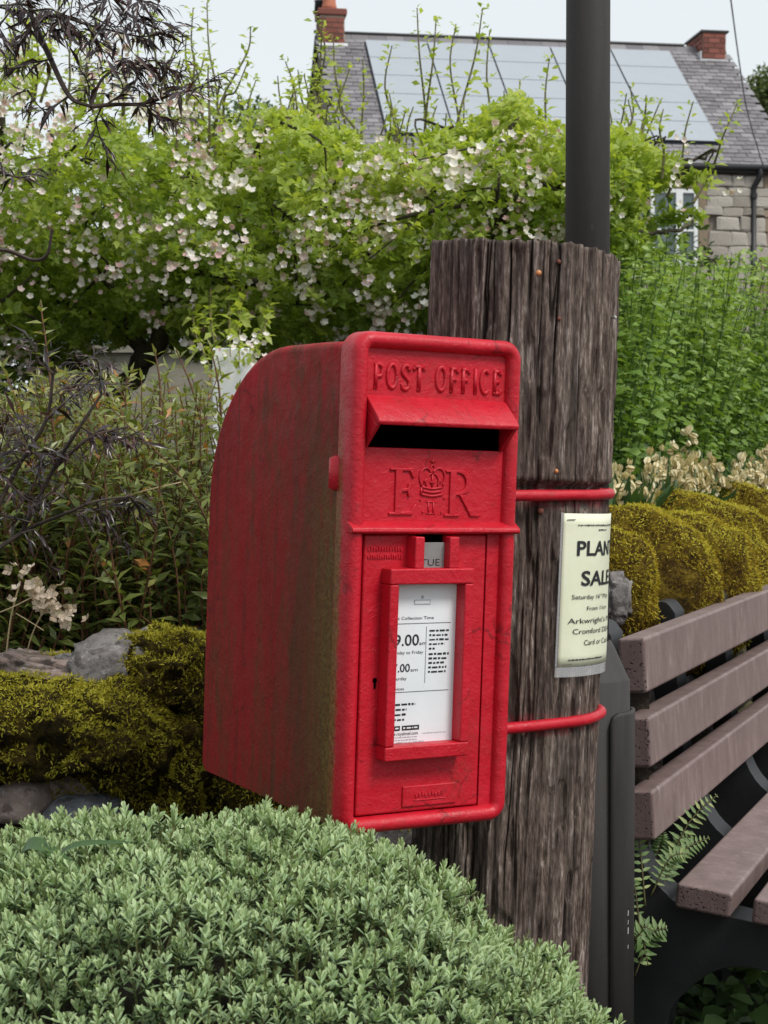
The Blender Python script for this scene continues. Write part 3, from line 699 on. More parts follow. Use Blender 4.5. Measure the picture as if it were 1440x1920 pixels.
groove = np.clip(1 - np.abs(HH - hR) / .007, 0, 1) ** .4
above = np.clip((HH - hR) / .004, 0, 1)
disp = disp - groove * .016 + above * .003
Rr = PR + disp
topdrop = np.zeros_like(HH)
tt = LEN * np.ones(len(th))
steps = np.floor(vnoise(np.stack([np.cos(th) * 4, np.sin(th) * 4, 0 * th], 1), 31) * 5) / 5
tt = LEN + (steps - .5) * .007 - .006 * np.cos(th) + (vnoise(np.stack([np.cos(th) * 22, np.sin(th) * 22, 0 * th], 1), 33) - .5) * .004
sc = np.clip((HH - (LEN - .12)) / .12, 0, 1)
HZ = HH + sc * (tt - LEN)[None]
# local frame
e1 = nrm(np.cross(np.array([0, 1., 0]), -ax)); e2 = np.cross(-ax, e1)
PX = A_bot + (Rr * cs)[..., None] * e1 + (Rr * sn)[..., None] * e2 + HZ[..., None] * (-ax)
nT, nH = len(th), len(hh)
idx = np.arange(nH * nT).reshape(nH, nT); nxt = np.roll(idx, -1, 1)
quads = np.stack([idx[:-1], nxt[:-1], nxt[1:], idx[1:]], -1).reshape(-1, 4)
capc = len(PX.reshape(-1, 3)); Vp = np.vstack([PX.reshape(-1, 3), [A_bot - ax * (LEN - .012)]])
captri = [(int(idx[-1, j]), int(nxt[-1, j]), capc, capc) for j in range(nT)]
shade = np.clip(.62 + (fine - .5) * .7 - crack * .55 - crack2 * .28, 0, 1)
h2 = P(1030, 1355, 2.33)[2] - A_bot[2]; hb1 = P(1050, 927, 2.33)[2] - A_bot[2]
redz = np.clip(1 - np.abs(HH - hb1) / .020, 0, 1) + np.clip(1 - np.abs(HH - h2) / .018, 0, 1)
me_faces = [tuple(map(int, q_)) for q_ in quads] + [(a, b, c) for a, b, c, _ in captri]
obj('timber', Vp, me_faces, M['wood'], post, True, {'v': np.append(shade.ravel(), .3), 'e': np.append(np.clip(redz, 0, 1).ravel(), 0)})
def on_post(px, py, extra=0.0):
    """angle and height on the post of the point seen at a pixel"""
    best = None
    for t in np.linspace(-math.pi, math.pi * .3, 1400):
        pass
    z = P(px, py, 2.33)[2]
    for t in np.linspace(-math.pi * .98, .12, 900):
        h_ = z - A_bot[2]
        p = A_bot + (PR + extra) * (math.cos(t) * e1 + math.sin(t) * e2) - ax * h_
        sx = 720 + F * p[0] / p[1]
        if best is None or abs(sx - px) < best[0]: best = (abs(sx - px), t, h_)
    return best[1], best[2]
def post_pt(t, h_, r): return A_bot + r * (math.cos(t) * e1 + math.sin(t) * e2) - ax * h_
for px, py, mt, r_ in ((1008, 513, 'copper', .0046), (1045, 596, 'rust', .0032), (1040, 880, 'copper', .0035), (1044, 490, 'rust', .0036), (1145, 580, 'chip', .003), (1012, 955, 'rust', .005)):
    t, h_ = on_post(px, py); a, b = post_pt(t, h_, PR - .012), post_pt(t, h_, PR + .0075)
    tv, tf = tube([a, b - (b - a) * .15, b - (b - a) * .12, b], [r_ * .5, r_ * .5, r_, r_ * .75], 9); obj('nail', tv, tf, M[mt], post, True)

# straps: two red rods bent round the post from the side of the box
Uh, Vh = nrm(U_ * [1, 1, 0]), nrm(V_ * [1, 1, 0])
for hz_, lab in ((hb1, 'upper red iron strap bent round the wooden post, level with the cipher'), (h2, 'lower red iron strap bent round the wooden post, below the yellow notice')):
    C = A_bot - ax * hz_; rr = PR + .0025; R0 = PR - .002
    pts = []
    front = C - Vh * rr; back = C + Vh * rr
    side = lambda p: p - Uh * (((p - (BO + U_ * (W - .006))) @ Uh) + .001)
    for k in range(6): pts.append(side(front) + (front - side(front)) * k / 5)
    for k in range(1, 25):
        a = -math.pi / 2 + math.pi * k / 24; pts.append(C + rr * (math.cos(a) * Uh + math.sin(a) * Vh))
    for k in range(1, 5): pts.append(back + (side(back) - back) * k / 4)
    pts = np.array(pts); pts += (vnoise(pts * 30, 5)[:, None] - .5) * .0015
    tv, tf = tube(pts, .0082 + (vnoise(pts * 40, 6) - .5) * .002, 10); s_ = obj('strap', tv, tf, M['red'], box.parent, True)
    tag(s_, lab, 'strap', 'red straps round the post')

# laminated notice wrapped on the post
t0, hA = on_post(1057, 958, .006); _, hB = on_post(1045, 1246, .006)
Rp = PR + .0065; wA = .165; tw = wA / Rp
hgt_p = hA - hB
def poster_pt(x, z, r):   # x 0..wA across, z 0..hgt up
    t = t0 + x / Rp; return post_pt(t, hB + z, r + .0012 * math.sin(x * 60) * math.sin(z * 22 + 1))
poster = thing('paper_notice', 'pale yellow laminated plant sale notice wrapped round the wooden post', 'notice', post_pt(t0 + tw / 2, hB, Rp))
def sheet(name, x0, x1, z0, z1, r, mat, thick=.0006, nx_=26, nz_=14):
    v = []; 
    for s in (0, 1):
        for j in range(nz_ + 1):
            for i in range(nx_ + 1):
                v.append(poster_pt(x0 + (x1 - x0) * i / nx_, z0 + (z1 - z0) * j / nz_, r - s * thick))
    n1 = nx_ + 1; o2 = n1 * (nz_ + 1)
    f = [(j * n1 + i, j * n1 + i + 1, (j + 1) * n1 + i + 1, (j + 1) * n1 + i) for j in range(nz_) for i in range(nx_)]
    f += [tuple(o2 + q_ for q_ in w_[::-1]) for w_ in f]
    ring = [i for i in range(n1)] + [(j + 1) * n1 - 1 for j in range(1, nz_ + 1)] + [nz_ * n1 + i for i in range(nx_ - 1, -1, -1)] + [j * n1 for j in range(nz_ - 1, 0, -1)]
    f += [(ring[k], ring[k] + o2, ring[(k + 1) % len(ring)] + o2, ring[(k + 1) % len(ring)]) for k in range(len(ring))]
    return obj(name, v, f, mat, poster, True)
paper = sheet('paper', 0, wA, 0, hgt_p, Rp, M['yellow_paper'])
sheet('laminate_border', -.004, wA + .004, -.0145, -.0004, Rp - .0002, M['film'])
sheet('laminate_border', -.004, -.0004, .0, hgt_p + .001, Rp - .0002, M['film'], nx_=2)
pr = Print(); sg = 1
pxs = hgt_p / 290.0                                     # metres per photograph pixel up the sheet
def row(y): return hgt_p - (y - 958) * pxs
pr.text('PLANT', .0260, row(1037), .0213, .112, .020); pr.text('SALE', .0360, row(1094), .0213, .090, .020)
pr.text('Saturday 16', .0190, row(1120), .0068, .0640); pr.text('th', .0840, row(1115), .0038, .0060); pr.text('May', .0940, row(1120), .0068, .0250)
pr.text('From 11am', .0500, row(1142), .0064, .062)
pr.text("Arkwright's Mill", .0130, row(1166), .0078, .128); pr.text('Cromford DE4', .0220, row(1186), .0078, .104); pr.text('Card or Cash', .0460, row(1208), .0078, .080)
for x, y, wd, s in ((.026, 981, .11, 3), (.070, 990, .026, 5), (.016, 1236, .085, 9)): pr.greek(x, row(y), wd, .0026, s)
def fnP(x, z):
    p = poster_pt(x, z, Rp + .0011); return tuple(p - np.array(root_loc(poster)))
pr.out('printed_text', M['ink'], poster, fnP)
for x, y in ((.006, 970), (.008, 1243)):
    a, b = poster_pt(x, row(y), Rp + .0012), poster_pt(x + .014, row(y) + .0005, Rp + .0012)
    tv, tf = tube([a, b], .0006, 6); obj('staple', tv, tf, M['staple'], poster)

# ------------------------------------------------------------------ steel pole behind the post
LY = 2.86
c0 = P(1097, 475, LY); base = np.array([c0[0] + .004, LY, -.06])
pole = thing('steel_pole', 'dark grey steel pole rising from a wider base behind the wooden post', 'pole', base)
rb, rp = .0755, .0388
zsh = P(1100, 1278, LY - .07)[2]; zs2 = P(1100, 1215, LY - .03)[2]
def lathe(prof, n=40, c=base):
    v = [(c[0] + r * math.cos(2 * math.pi * k / n), c[1] + r * math.sin(2 * math.pi * k / n), z) for r, z in prof for k in range(n)]
    f = [(i * n + j, i * n + (j + 1) % n, (i + 1) * n + (j + 1) % n, (i + 1) * n + j) for i in range(len(prof) - 1) for j in range(n)]
    f += [tuple(range(n))[::-1], tuple(range((len(prof) - 1) * n, len(prof) * n))]; return v, f
v, f = lathe([(rb + .006, -.06), (rb + .002, .4), (rb, zsh - .004), (rb - .003, zsh), (rp + .010, zs2), (rp + .004, zs2 + .01)]); obj('base_column', v, f, M['pole'], pole, True)
v, f = lathe([(rp, zs2 + .002), (rp - .001, 1.9), (rp - .003, 4.2), (rp - .006, 4.21), (0.002, 4.215)]); obj('pole_shaft', v, f, M['pole'], pole, True)
zd = P(1160, 1337, LY - .06)[2]
def curved_panel(a0, a1, z0, z1, r, t, cr=.018):
    n = 14; v = []; rows = [(z0, 0), (z1 - cr, 0), (z1 - cr * .3, cr * .3), (z1, cr * 1.0)]
    for s in (r, r - t):
        for z, ins in rows:
            da = ins / r
            for k in range(n + 1): a = a0 + da + (a1 - a0 - 2 * da) * k / n; v.append((base[0] + s * math.cos(a), base[1] + s * math.sin(a), z))
    m1 = n + 1; o2 = m1 * len(rows); f = []
    for j in range(len(rows) - 1):
        for i in range(n): q_ = (j * m1 + i, j * m1 + i + 1, (j + 1) * m1 + i + 1, (j + 1) * m1 + i); f += [q_, tuple(o2 + w_ for w_ in q_[::-1])]
    ring = list(range(m1)) + [j * m1 + n for j in range(1, len(rows))] + [(len(rows) - 1) * m1 + i for i in range(n - 1, -1, -1)] + [j * m1 for j in range(len(rows) - 2, 0, -1)]
    f += [(ring[k], ring[k] + o2, ring[(k + 1) % len(ring)] + o2, ring[(k + 1) % len(ring)]) for k in range(len(ring))]
    return v, f
v, f = curved_panel(math.radians(-66), math.radians(22), .05, zd, rb + .009, .0075); obj('access_door', v, f, M['pole'], pole, True)
for px, py, s in ((1166, 1715, 1), (1164, 1732, .8), (1163, 1748, 1.2), (1159, 1778, .7)):
    ang = math.radians(-38); z = P(px, py, LY - .06)[2]
    r_ = rb + .0092; p = base * [1, 1, 0] + np.array([r_ * math.cos(ang), r_ * math.sin(ang), z]); tg = np.array([-math.sin(ang), math.cos(ang), 0])
    mb = MB().obox(p - tg * .001 * s - np.array([0, 0, .004 * s]), tg * .0022 * s, np.array([math.cos(ang), math.sin(ang), 0]) * .0004, np.array([.0004, 0, .009 * s])); mb.out('paint_chip', M['chip'], pole)

# ------------------------------------------------------------------ bench
TB = np.array([.391, .920, 0]); NB = np.array([.920, -.391, 0]); ZB = np.array([0, 0, 1.])
B0 = P(1208, 1196, 2.98)                        # near top front corner of the top slat
bench = thing('park_bench', 'brown recycled plastic bench on black supports beside the wooden post', 'bench', (B0 * [1, 1, 0]) + [0, 0, -.06])
LB = 1.75
def slat(name, o, n_, z_, wn, wz):
    """bar along the bench from near corner o; n_, z_ are its section axes"""
    mb = MB().obox(o, TB * LB, n_ * wn, z_ * wz)
    loc = np.array(root_loc(bench)); ob = obj(name, np.array(mb.v) - loc, mb.f, [M['slat'], M['slat_end']], bench, False, None, True)
    for p in ob.data.polygons:
        if abs(p.normal @ Vector(TB)) > .9: p.material_index = 1
    return bevel(ob, .0065, 3)
lean = nrm(ZB - NB * .06); fwd = np.cross(TB, lean) * 1.0
fwd = nrm(NB + ZB * .06)
for k, (py_t, py_b, px_) in enumerate(((1196, 1301, 1215), (1345, 1441, 1226), (1482, 1577, 1229))):
    zt, zb = P(px_, py_t, 2.98)[2], P(px_, py_b, 2.97)[2]
    o = B0 - ZB * (B0[2] - zb) + NB * .06 * (B0[2] - zb)
    slat('backrest_slat', o - fwd * .050, fwd, lean, .050, zt - zb)
SR = P(1269, 1655, 2.955)
sdir = nrm(NB - ZB * .10); sup = nrm(ZB + NB * .10)
for k in range(3): slat('seat_slat', SR - sup * .046 + sdir * k * .138, sdir, sup, .100, .046)
# cast supports
prof_ = [(-.030, .690), (-.048, .712), (-.075, .712), (-.097, .69), (-.104, .65), (-.085, .50), (-.075, .38), (-.085, .31), (-.095, .20), (-.10, .04), (-.12, -.06), (.02, -.06), (.035, .05), (.07, .10), (.15, .150), (.25, .145), (.31, .08), (.325, .0),
         (.31, -.06), (.45, -.06), (.455, .05), (.46, .15), (.462, .185), (.44, .198), (.10, .238), (.05, .255), (.010, .295), (-.022, .355), (-.030, .41), (-.034, .55)]
prof_ = [(a, z + (.0 if z < .3 else .02) * 1.0) for a, z in prof_]
zshift = B0[2] - .715
for s in (.10, .62, 1.14, 1.66):
    th_ = .085
    mb = MB(); o = B0 * [1, 1, 0] + TB * (s - th_ / 2)
    poly = [o + NB * (a + (.735 - z) * .06 - .052 + .004) + ZB * (z + (zshift if z > -.05 else 0) * min(1, max(0, (z + .06) / .4))) for a, z in smooth_path(np.array(prof_ + prof_[:1]), 3)[:-1]]
    mb.prism(poly, TB * th_); ob = mb.out('support', M['support'], bench); bevel(ob, .030, 5, 40)

# ------------------------------------------------------------------ garden walls
def ico(sub):
    bm = bmesh.new(); bmesh.ops.create_icosphere(bm, subdivisions=sub, radius=1.0)
    v = np.array([tuple(p.co) for p in bm.verts]); f = np.array([[p.index for p in q_.verts] for q_ in bm.faces]); bm.free(); return v, f
ICO3, ICO4 = ico(3), ico(4)
def stone(name, c, size, mat, parent, rot=0.0, tilt=0.0, boxy=.55, seed=0, rough=.10, sub=3, roll=0.0, lump=0):
    v, f = (ICO3 if sub == 3 else ICO4); v = v.copy()
    p = np.sign(v) * np.abs(v) ** boxy; p = p / np.max(np.abs(p), axis=0)
    k = 1 + (fbm(v * 1.6 + seed * 3.1, seed, 4) - .5) * rough * 4 + (fbm(v * 5 + seed, seed + 9, 2) - .5) * rough
    if lump: k = k * (1 - .08 * lump + lump * np.abs(fbm(v * 2.6 + seed * 1.7, seed + 20, 3) - .5) * 1.1) + (fbm(v * 9 + seed, seed + 30, 2) - .5) * .12 * lump
    p = p * k[:, None] * np.asarray(size) / 2
    R = Matrix.Rotation(rot, 3, 'Z') @ Matrix.Rotation(tilt, 3, 'Y') @ Matrix.Rotation(roll, 3, 'X')
    p = p @ np.array(R).T + np.asarray(c)
    o = obj(name, p, f, mat, parent, True); return o, p, f
MOSS = leaf_tmpl(.30, .1, .5, (.45,), (1.,))
def grow_moss(name, surfs, n, size, mat, parent, cover=.45, zmin=-.2, vb=0.0, seed=0):
    """small moss fronds over the upper faces of stones"""
    P_, N_, A_, O_ = [], [], [], []
    for sf in surfs:
        p, f = sf[0], sf[1]
        a, b, c = p[f[:, 0]], p[f[:, 1]], p[f[:, 2]]; nn = np.cross(b - a, c - a); ar = np.linalg.norm(nn, axis=1); nn = nrm(nn)
        m = (ar > 1e-9); cnt = (a + b + c) / 3; tc_ = nrm(CAM - cnt); m &= ((nn * tc_).sum(1) > -.35) & (nn[:, 2] > zmin)
        P_.append(np.stack([a, b, c], 1)[m]); N_.append(nn[m]); A_.append(ar[m]); O_.append(np.broadcast_to(sf[2] if len(sf) > 2 else 0.0, m.shape)[m])
    T, Nn, A = np.concatenate(P_), np.concatenate(N_), np.concatenate(A_)
    i = RNG.choice(len(T), n, p=A / A.sum()); r1, r2 = RNG.random(n), RNG.random(n); fl = r1 + r2 > 1; r1[fl], r2[fl] = 1 - r1[fl], 1 - r2[fl]
    pos = T[i, 0] + (T[i, 1] - T[i, 0]) * r1[:, None] + (T[i, 2] - T[i, 0]) * r2[:, None]; nn = Nn[i]; of = np.concatenate(O_)[i]
    mask = fbm(pos * 11, 77 + seed, 3) * .6 + fbm(pos * 45, 87 + seed, 2) * .5 + nn[:, 2] * .20 + of * .45 > (1.05 - cover)
    pos, nn, of = pos[mask], nn[mask], of[mask]; k = len(pos)
    thick = fbm(pos * 22, 78 + seed, 2)
    pos = pos + nn * (thick * .012)[:, None]
    d = nrm(nn * .75 + rand_dirs(k) * .75 + np.array([0, 0, -.28]))
    val = np.clip(fbm(pos * 14, 79 + seed, 3) * 1.1 - .12 + (nn[:, 2]) * .26 + RNG.normal(0, .17, k) + vb + of, 0, 1)  # lighter on up-facing faces, browner below: shading put into frond colour
    return scatter(name, MOSS, pos - nn * .003, frames(d, rand_dirs(k)), size * RNG.uniform(.6, 1.35, k), mat, parent, val)

LWY = 2.90
wall_l = thing('mossy_stone_wall', 'low dry stone wall grown with dark green moss, left of the post box', 'wall', (-.55, LWY, -.06))
surf = []
def px_stone(px, py, wpx, hpx, depth, mat, Y=LWY, mossy=True, **kw):
    if mat == 'stone_mossy': mat = 'moss_mat'; kw.setdefault('rough', .15); kw['lump'] = 1
    c = P(px, py, Y); k = Y / F; o, p, f = stone('stone', c, (wpx * k, depth, hpx * k), M[mat], wall_l, **kw)
    if mossy: surf.append((p, f))
px_stone(60, 1352, 330, 190, .30, 'stone_mossy', boxy=.8, seed=1, sub=4, roll=.1)
px_stone(215, 1380, 230, 180, .30, 'stone_mossy', boxy=.85, seed=2, sub=4, tilt=.45, Y=2.86)
px_stone(218, 1248, 158, 110, .20, 'stone', mossy=False, boxy=.6, seed=3, sub=4, tilt=-.2, rough=.13, lump=1, Y=3.0)
px_stone(78, 1258, 150, 62, .16, 'stone_pink', mossy=False, boxy=.5, seed=4, tilt=.15, sub=4, rough=.14, lump=1, Y=2.97)
px_stone(320, 1258, 190, 140, .24, 'stone_mossy', boxy=.75, seed=5, sub=4, Y=3.0)
px_stone(345, 1200, 70, 44, .10, 'stone', mossy=False, boxy=.6, seed=6, Y=3.1)
px_stone(345, 1400, 150, 150, .26, 'stone_mossy', boxy=.7, seed=7, Y=2.98)
px_stone(455, 1290, 200, 200, .26, 'stone_mossy', boxy=.7, seed=8, Y=3.02)
px_stone(470, 1470, 230, 170, .26, 'stone_mossy', boxy=.7, seed=9, Y=3.02)
px_stone(290, 1500, 190, 130, .26, 'stone_mossy', boxy=.65, seed=10, Y=2.95)
px_stone(40, 1482, 170, 105, .24, 'stone_pink', mossy=False, boxy=.6, seed=11, Y=2.90)
px_stone(160, 1450, 150, 90, .22, 'stone_pink', mossy=True, boxy=.6, seed=12, Y=2.93)
px_stone(172, 1545, 190, 120, .22, 'stone_blue', mossy=False, boxy=.55, seed=13, Y=2.86)
px_stone(-130, 1360, 230, 200, .28, 'stone_mossy', boxy=.75, seed=14)
px_stone(-150, 1530, 260, 150, .28, 'stone', mossy=False, boxy=.6, seed=15)
px_stone(-330, 1340, 210, 190, .28, 'stone_mossy', boxy=.7, seed=16); px_stone(-390, 1520, 250, 170, .28, 'stone', mossy=False, boxy=.6, seed=17)
px_stone(640, 1310, 210, 220, .26, 'stone_mossy', boxy=.7, seed=18, Y=3.05); px_stone(680, 1500, 230, 190, .26, 'stone', boxy=.6, seed=19, Y=3.05)
px_stone(830, 1300, 190, 230, .26, 'stone_mossy', boxy=.7, seed=20, Y=3.10); px_stone(890, 1500, 210, 200, .26, 'stone', boxy=.6, seed=21, Y=3.10)
for r_, yy in enumerate((1650, 1800, 1950, 2080)):
    for k in range(8): px_stone(-380 + k * 185 + (r_ % 2) * 80, yy, 195, 155, .28, 'stone', mossy=False, boxy=.6, seed=30 + r_ * 8 + k, Y=2.98)
grow_moss('moss', surf, 130000, .0080, M['moss'], wall_l, .53, -.75, .03)
lit = [s_ for s_ in surf[:3]] 
mb = MB()                                            # earth and rubble core behind the facing stones
for x0 in np.arange(-1.6, .42, .1):
    y0 = float(wall_y(np.array(x0))); mb.box((x0, y0 - .02, -.06), (x0 + .099, y0 + .2, .66 + .02 * math.sin(x0 * 20)))
mb.out('rubble_core', M['soil'], wall_l, kind='stuff')

wall_r = thing('mossy_stone_wall', 'higher dry stone wall with golden moss over its rounded coping, behind the bench', 'wall', (.5, 3.7, -.06))
surf = []; WR0 = np.array([.405, 3.60, 0.])
prng = random.Random(4)
s = -.16; k = 0
while s < 3.6:
    L_ = prng.uniform(.25, .36); c = WR0 + TB * (s + L_ / 2) + NB * prng.uniform(-.05, .06); zt = 1.000 + .010 * s + prng.uniform(-.045, .035)
    if k % 5 == 3: zt -= .03
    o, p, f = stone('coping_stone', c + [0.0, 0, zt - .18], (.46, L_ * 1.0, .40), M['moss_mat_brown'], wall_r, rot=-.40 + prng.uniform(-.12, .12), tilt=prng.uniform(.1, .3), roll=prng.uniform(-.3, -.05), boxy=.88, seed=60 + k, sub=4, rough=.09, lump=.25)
    tc2 = np.abs((p[f].mean(1) - c) @ TB) / (L_ * .5); surf.append((p, f, prng.choice([-.10, 0, .06, .12]) + .20 - .80 * np.clip(tc2, 0, 1.1) ** 2)); s += L_ * 1.16; k += 1  # moss browner towards the gaps, shade between stones put into its colour
body_s = []
for r_, z in enumerate((.70, .50, .30, .10)):
    s = -.25 + r_ * .07
    while s < 3.6:
        L_ = prng.uniform(.20, .34); c = WR0 + TB * (s + L_ / 2) + NB * (.02 + .015 * r_)
        o, p, f = stone('stone', c + [0, 0, z], (.24, L_ * 1.02, .22), M[prng.choice(['stone', 'stone_mossy', 'stone_pink'])], wall_r, rot=-.40, boxy=.6, seed=100 + k, rough=.07)
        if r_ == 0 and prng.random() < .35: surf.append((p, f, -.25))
        s += L_; k += 1
for px, py, wpx, hpx, Yq in ((1157, 1120, 50, 90, 3.46),):
    o, p, f = stone('stone', P(px, py, Yq), (wpx * Yq / F, .09, hpx * Yq / F), M['stone'], wall_r, seed=140 + px, boxy=.55, sub=4, rough=.16, lump=1)
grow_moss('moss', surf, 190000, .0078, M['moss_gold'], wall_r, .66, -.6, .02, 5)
mb = MB(); o0 = WR0 - TB * .3 - NB * .13; mb.obox(o0 + [0, 0, -.06], TB * 4.0, NB * .16, np.array([0, 0, .98])); mb.out('rubble_core', M['soil'], wall_r)

# ------------------------------------------------------------------ hebe shrub in the foreground
HC, HRd = np.array([-.25, 1.85, .22]), np.array([.565, .50, .485])
hebe = thing('hebe_shrub', 'low dome of grey green small leaved shrub in the foreground below the post box', 'shrub', (HC[0], HC[1], -.06))
n = 34000
d = rand_dirs(n, .02, 1.0); keep = (d[:, 1] < .35) | (RNG.random(n) < .6); d = d[keep]; n = len(d)
def hebe_r(d): return 1 + (fbm(d * 3.2 + 5, 41, 3) - .5) * .20 + (fbm(d * 9 + 2, 44, 2) - .5) * .07
pos = HC + d * HRd * hebe_r(d)[:, None]; nn = nrm(d / HRd)
# thin out to an even spacing
cell = .0106; key = np.floor(pos / cell).astype(int); _, ui = np.unique(key, axis=0, return_index=True); pos, nn = pos[ui], nn[ui]
n = len(pos); pos = pos - nn * (RNG.random(n) ** 1.6 * .045)[:, None]
def sprig(seed, pairs=6):
    r = np.random.default_rng(seed); parts = []; hl = leaf_tmpl(.31, .20, -.12, (.4, .76), (.82, 1.0))
    for k in range(pairs):
        t = k / (pairs - 1); z = .08 + t * .66 * (pairs / 6); a0 = k * math.pi / 2; L = (.58 - .26 * t * t) * r.uniform(.85, 1.1)
        for s_ in (0, 1):
            op = math.radians(78 - 64 * t ** 1.2 + r.normal(0, 7)); a = a0 + s_ * math.pi + r.normal(0, .22); dx = np.array([math.cos(a) * math.sin(op), math.sin(a) * math.sin(op), math.cos(op)])
            fr = frames(dx[None], np.array([[-math.cos(a) * math.cos(op), -math.sin(a) * math.cos(op), math.sin(op)]]))[0]
            dk = max(0, .95 - t * 2.0); low_leaf = (hl[0], hl[1], hl[2] * min(1, .25 + t * 1.6) - dk); parts.append((low_leaf, fr, L, (0, 0, z)))  # lower leaves darkened: older leaf green plus gap shade put into the colour
    return merge_tmpl(parts)
ud = nrm(nn * .6 + np.array([0, -.05, .95]) + RNG.normal(0, .20, (n, 3)))
fr = frames(ud, rand_dirs(n)); fr = np.stack([fr[:, :, 1], fr[:, :, 2], fr[:, :, 0]], 2)
val = np.clip(.25 + fbm(pos * 14, 43) * .5 + RNG.normal(0, .13, n), 0, 1)
grp = RNG.integers(0, 4, n); sc_h = .0238 * RNG.uniform(.65, 1.3, n) * (.85 + .3 * fbm(pos * 7, 46))
for q_ in range(4):
    mm = grp == q_; scatter('foliage', sprig(q_, 5 + q_ % 3), (pos - ud * .010)[mm], fr[mm], sc_h[mm], M['hebe'], hebe, val[mm], smooth=True)
v, f = ICO4; rr_ = hebe_r(nrm(v)); obj('inner_twigs', HC + v * HRd * (rr_ * .90)[:, None] - [0, 0, .03], f, M['twig'], hebe, True)  # solid core added behind the sprigs, coloured as shade in the gaps
tw = [(np.array([p - u * .05, p + u * .016]), [.0014, .0009]) for p, u in zip(pos[::3], ud[::3])]
join_tubes(tw, 3).out('stem', M['hebe_stem'], hebe, kind='stuff')
# two broad dark blades poking from the shrub
gr = thing('grass_tuft', 'few broad green grass blades growing through the grey green shrub', 'grass', P(90, 1640, 1.86) - [0, 0, .1])
for (a, b, c, w_) in (((20, 1650), (60, 1580), (165, 1640), .016), ((90, 1680), (125, 1590), (260, 1578), .008), ((160, 1690), (200, 1610), (265, 1650), .012)):
    pts = smooth_path([P(a[0], a[1], 1.83), P(b[0], b[1], 1.80), P(c[0], c[1], 1.77)], 7); k = len(pts)
    wd = w_ * np.sin(np.linspace(.25, math.pi * .98, k)); sd = np.array([.25, .55, .75]); 
    v = np.vstack([pts - sd * wd[:, None] / 2, pts - [0, 0, .002], pts + sd * wd[:, None] / 2])
    f = [(r_ * k + i, r_ * k + i + 1, (r_ + 1) * k + i + 1, (r_ + 1) * k + i) for r_ in (0, 1) for i in range(k - 1)]
    obj('blade', v, f, M['strap_leaf'], gr, True, {'v': np.full(len(v), .7), 'e': np.zeros(len(v))})

# ------------------------------------------------------------------ leafy stems
def stems_path(base, tip, sag, k=5):
    base, tip = np.asarray(base), np.asarray(tip); mid = (base + tip) / 2 + np.asarray(sag); return smooth_path([base, mid, tip], k)
def leaves_on(paths, spacing, start=.15, whorl=2, up=.45, size=(.03, .04), taper=.5):
    Ps, Ds, Ss = [], [], []
    for p in paths:
        seg = np.linalg.norm(np.diff(p, axis=0), axis=1); cum = np.concatenate([[0], np.cumsum(seg)]); L = cum[-1]
        t = np.arange(L * start, L, spacing * RNG.uniform(.85, 1.15)); q_ = np.stack([np.interp(t, cum, p[:, i]) for i in range(3)], 1)
        tg = nrm(np.stack([np.interp(np.minimum(t + .01, L), cum, p[:, i]) for i in range(3)], 1) - np.stack([np.interp(np.maximum(t - .01, 0), cum, p[:, i]) for i in range(3)], 1))
        a = nrm(np.cross(tg, [.3, .2, .9]) + 1e-6); b = np.cross(tg, a); ph = np.arange(len(t)) * math.pi / 2 * 1.1 + RNG.random() * 6
        for w_ in range(whorl):
            an = ph + w_ * 2 * math.pi / whorl + RNG.normal(0, .3, len(t))
            out = np.cos(an)[:, None] * a + np.sin(an)[:, None] * b
            Ps.append(q_); Ds.append(nrm(out + tg * up + RNG.normal(0, .15, (len(t), 3)))); Ss.append(RNG.uniform(*size, len(t)) * (1 - taper * (t / L)))
        Ps.append(q_[-1:]); Ds.append(tg[-1:]); Ss.append(np.array([size[0] * .8]))
    return np.vstack(Ps), np.vstack(Ds), np.concatenate(Ss)

# olive shrub behind the left wall
shrub = thing('leafy_shrub', 'olive green shrub with thin red brown stems behind the left stone wall', 'shrub', (-.45, 3.5, bed_z(-.45, 3.5)))
topl = [(-500, 700), (-200, 720), (0, 720), (90, 690), (200, 700), (290, 690), (350, 710), (420, 730), (520, 760), (700, 760)]
paths = []; st = []
for i in range(760):
    px = RNG.uniform(-320, 640); Y = RNG.uniform(3.12, 3.95); x = (px - 720) / F * Y
    top_ = P(px, lerp_tab(px, topl) + RNG.uniform(0, 1) ** 1.6 * 330, Y)[2]
    b_ = np.array([x + RNG.normal(0, .04), Y, bed_z(x, Y) - .02]); t_ = np.array([x + RNG.normal(-.01, .11), Y + RNG.normal(0, .09), max(top_, b_[2] + .12)])
    p = stems_path(b_, t_, RNG.normal(0, .035, 3)); paths.append(p); st.append((p, np.linspace(.0028, .0010, len(p))))
for px0, y0, px1, y1, Y in ((100, 760, 75, 565, 3.3), (300, 720, 290, 655, 3.3), (380, 740, 330, 655, 3.4), (415, 730, 395, 650, 3.5), (250, 900, 225, 760, 3.2)):
    p = stems_path(P(px0, y0 + 60, Y), P(px1, y1, Y), (.005, 0, 0)); paths.append(p); st.append((p, np.linspace(.003, .0012, len(p))))
ps, ds, sz = leaves_on(paths, .020, .08, 2, .55, (.034, .058), .35)
k = len(ps); hgt_ = (ps[:, 2] - .75) / .55
val = np.clip(.22 + hgt_ * .38 + RNG.normal(0, .17, k), 0, .93); val[RNG.random(k) < .018] = 1.0  # leaves darker towards the bottom, shade put into their colour
scatter('foliage', leaf_tmpl(.33, .16, .22, (.42,), (1.,)), ps, frames(ds, nrm(np.array([0, -.2, 1.]) + RNG.normal(0, .35, (k, 3)))), sz, M['herb_leaf'], shrub, val)
join_tubes(st, 4).out('stem', M['herb_stem'], shrub, kind='stuff')
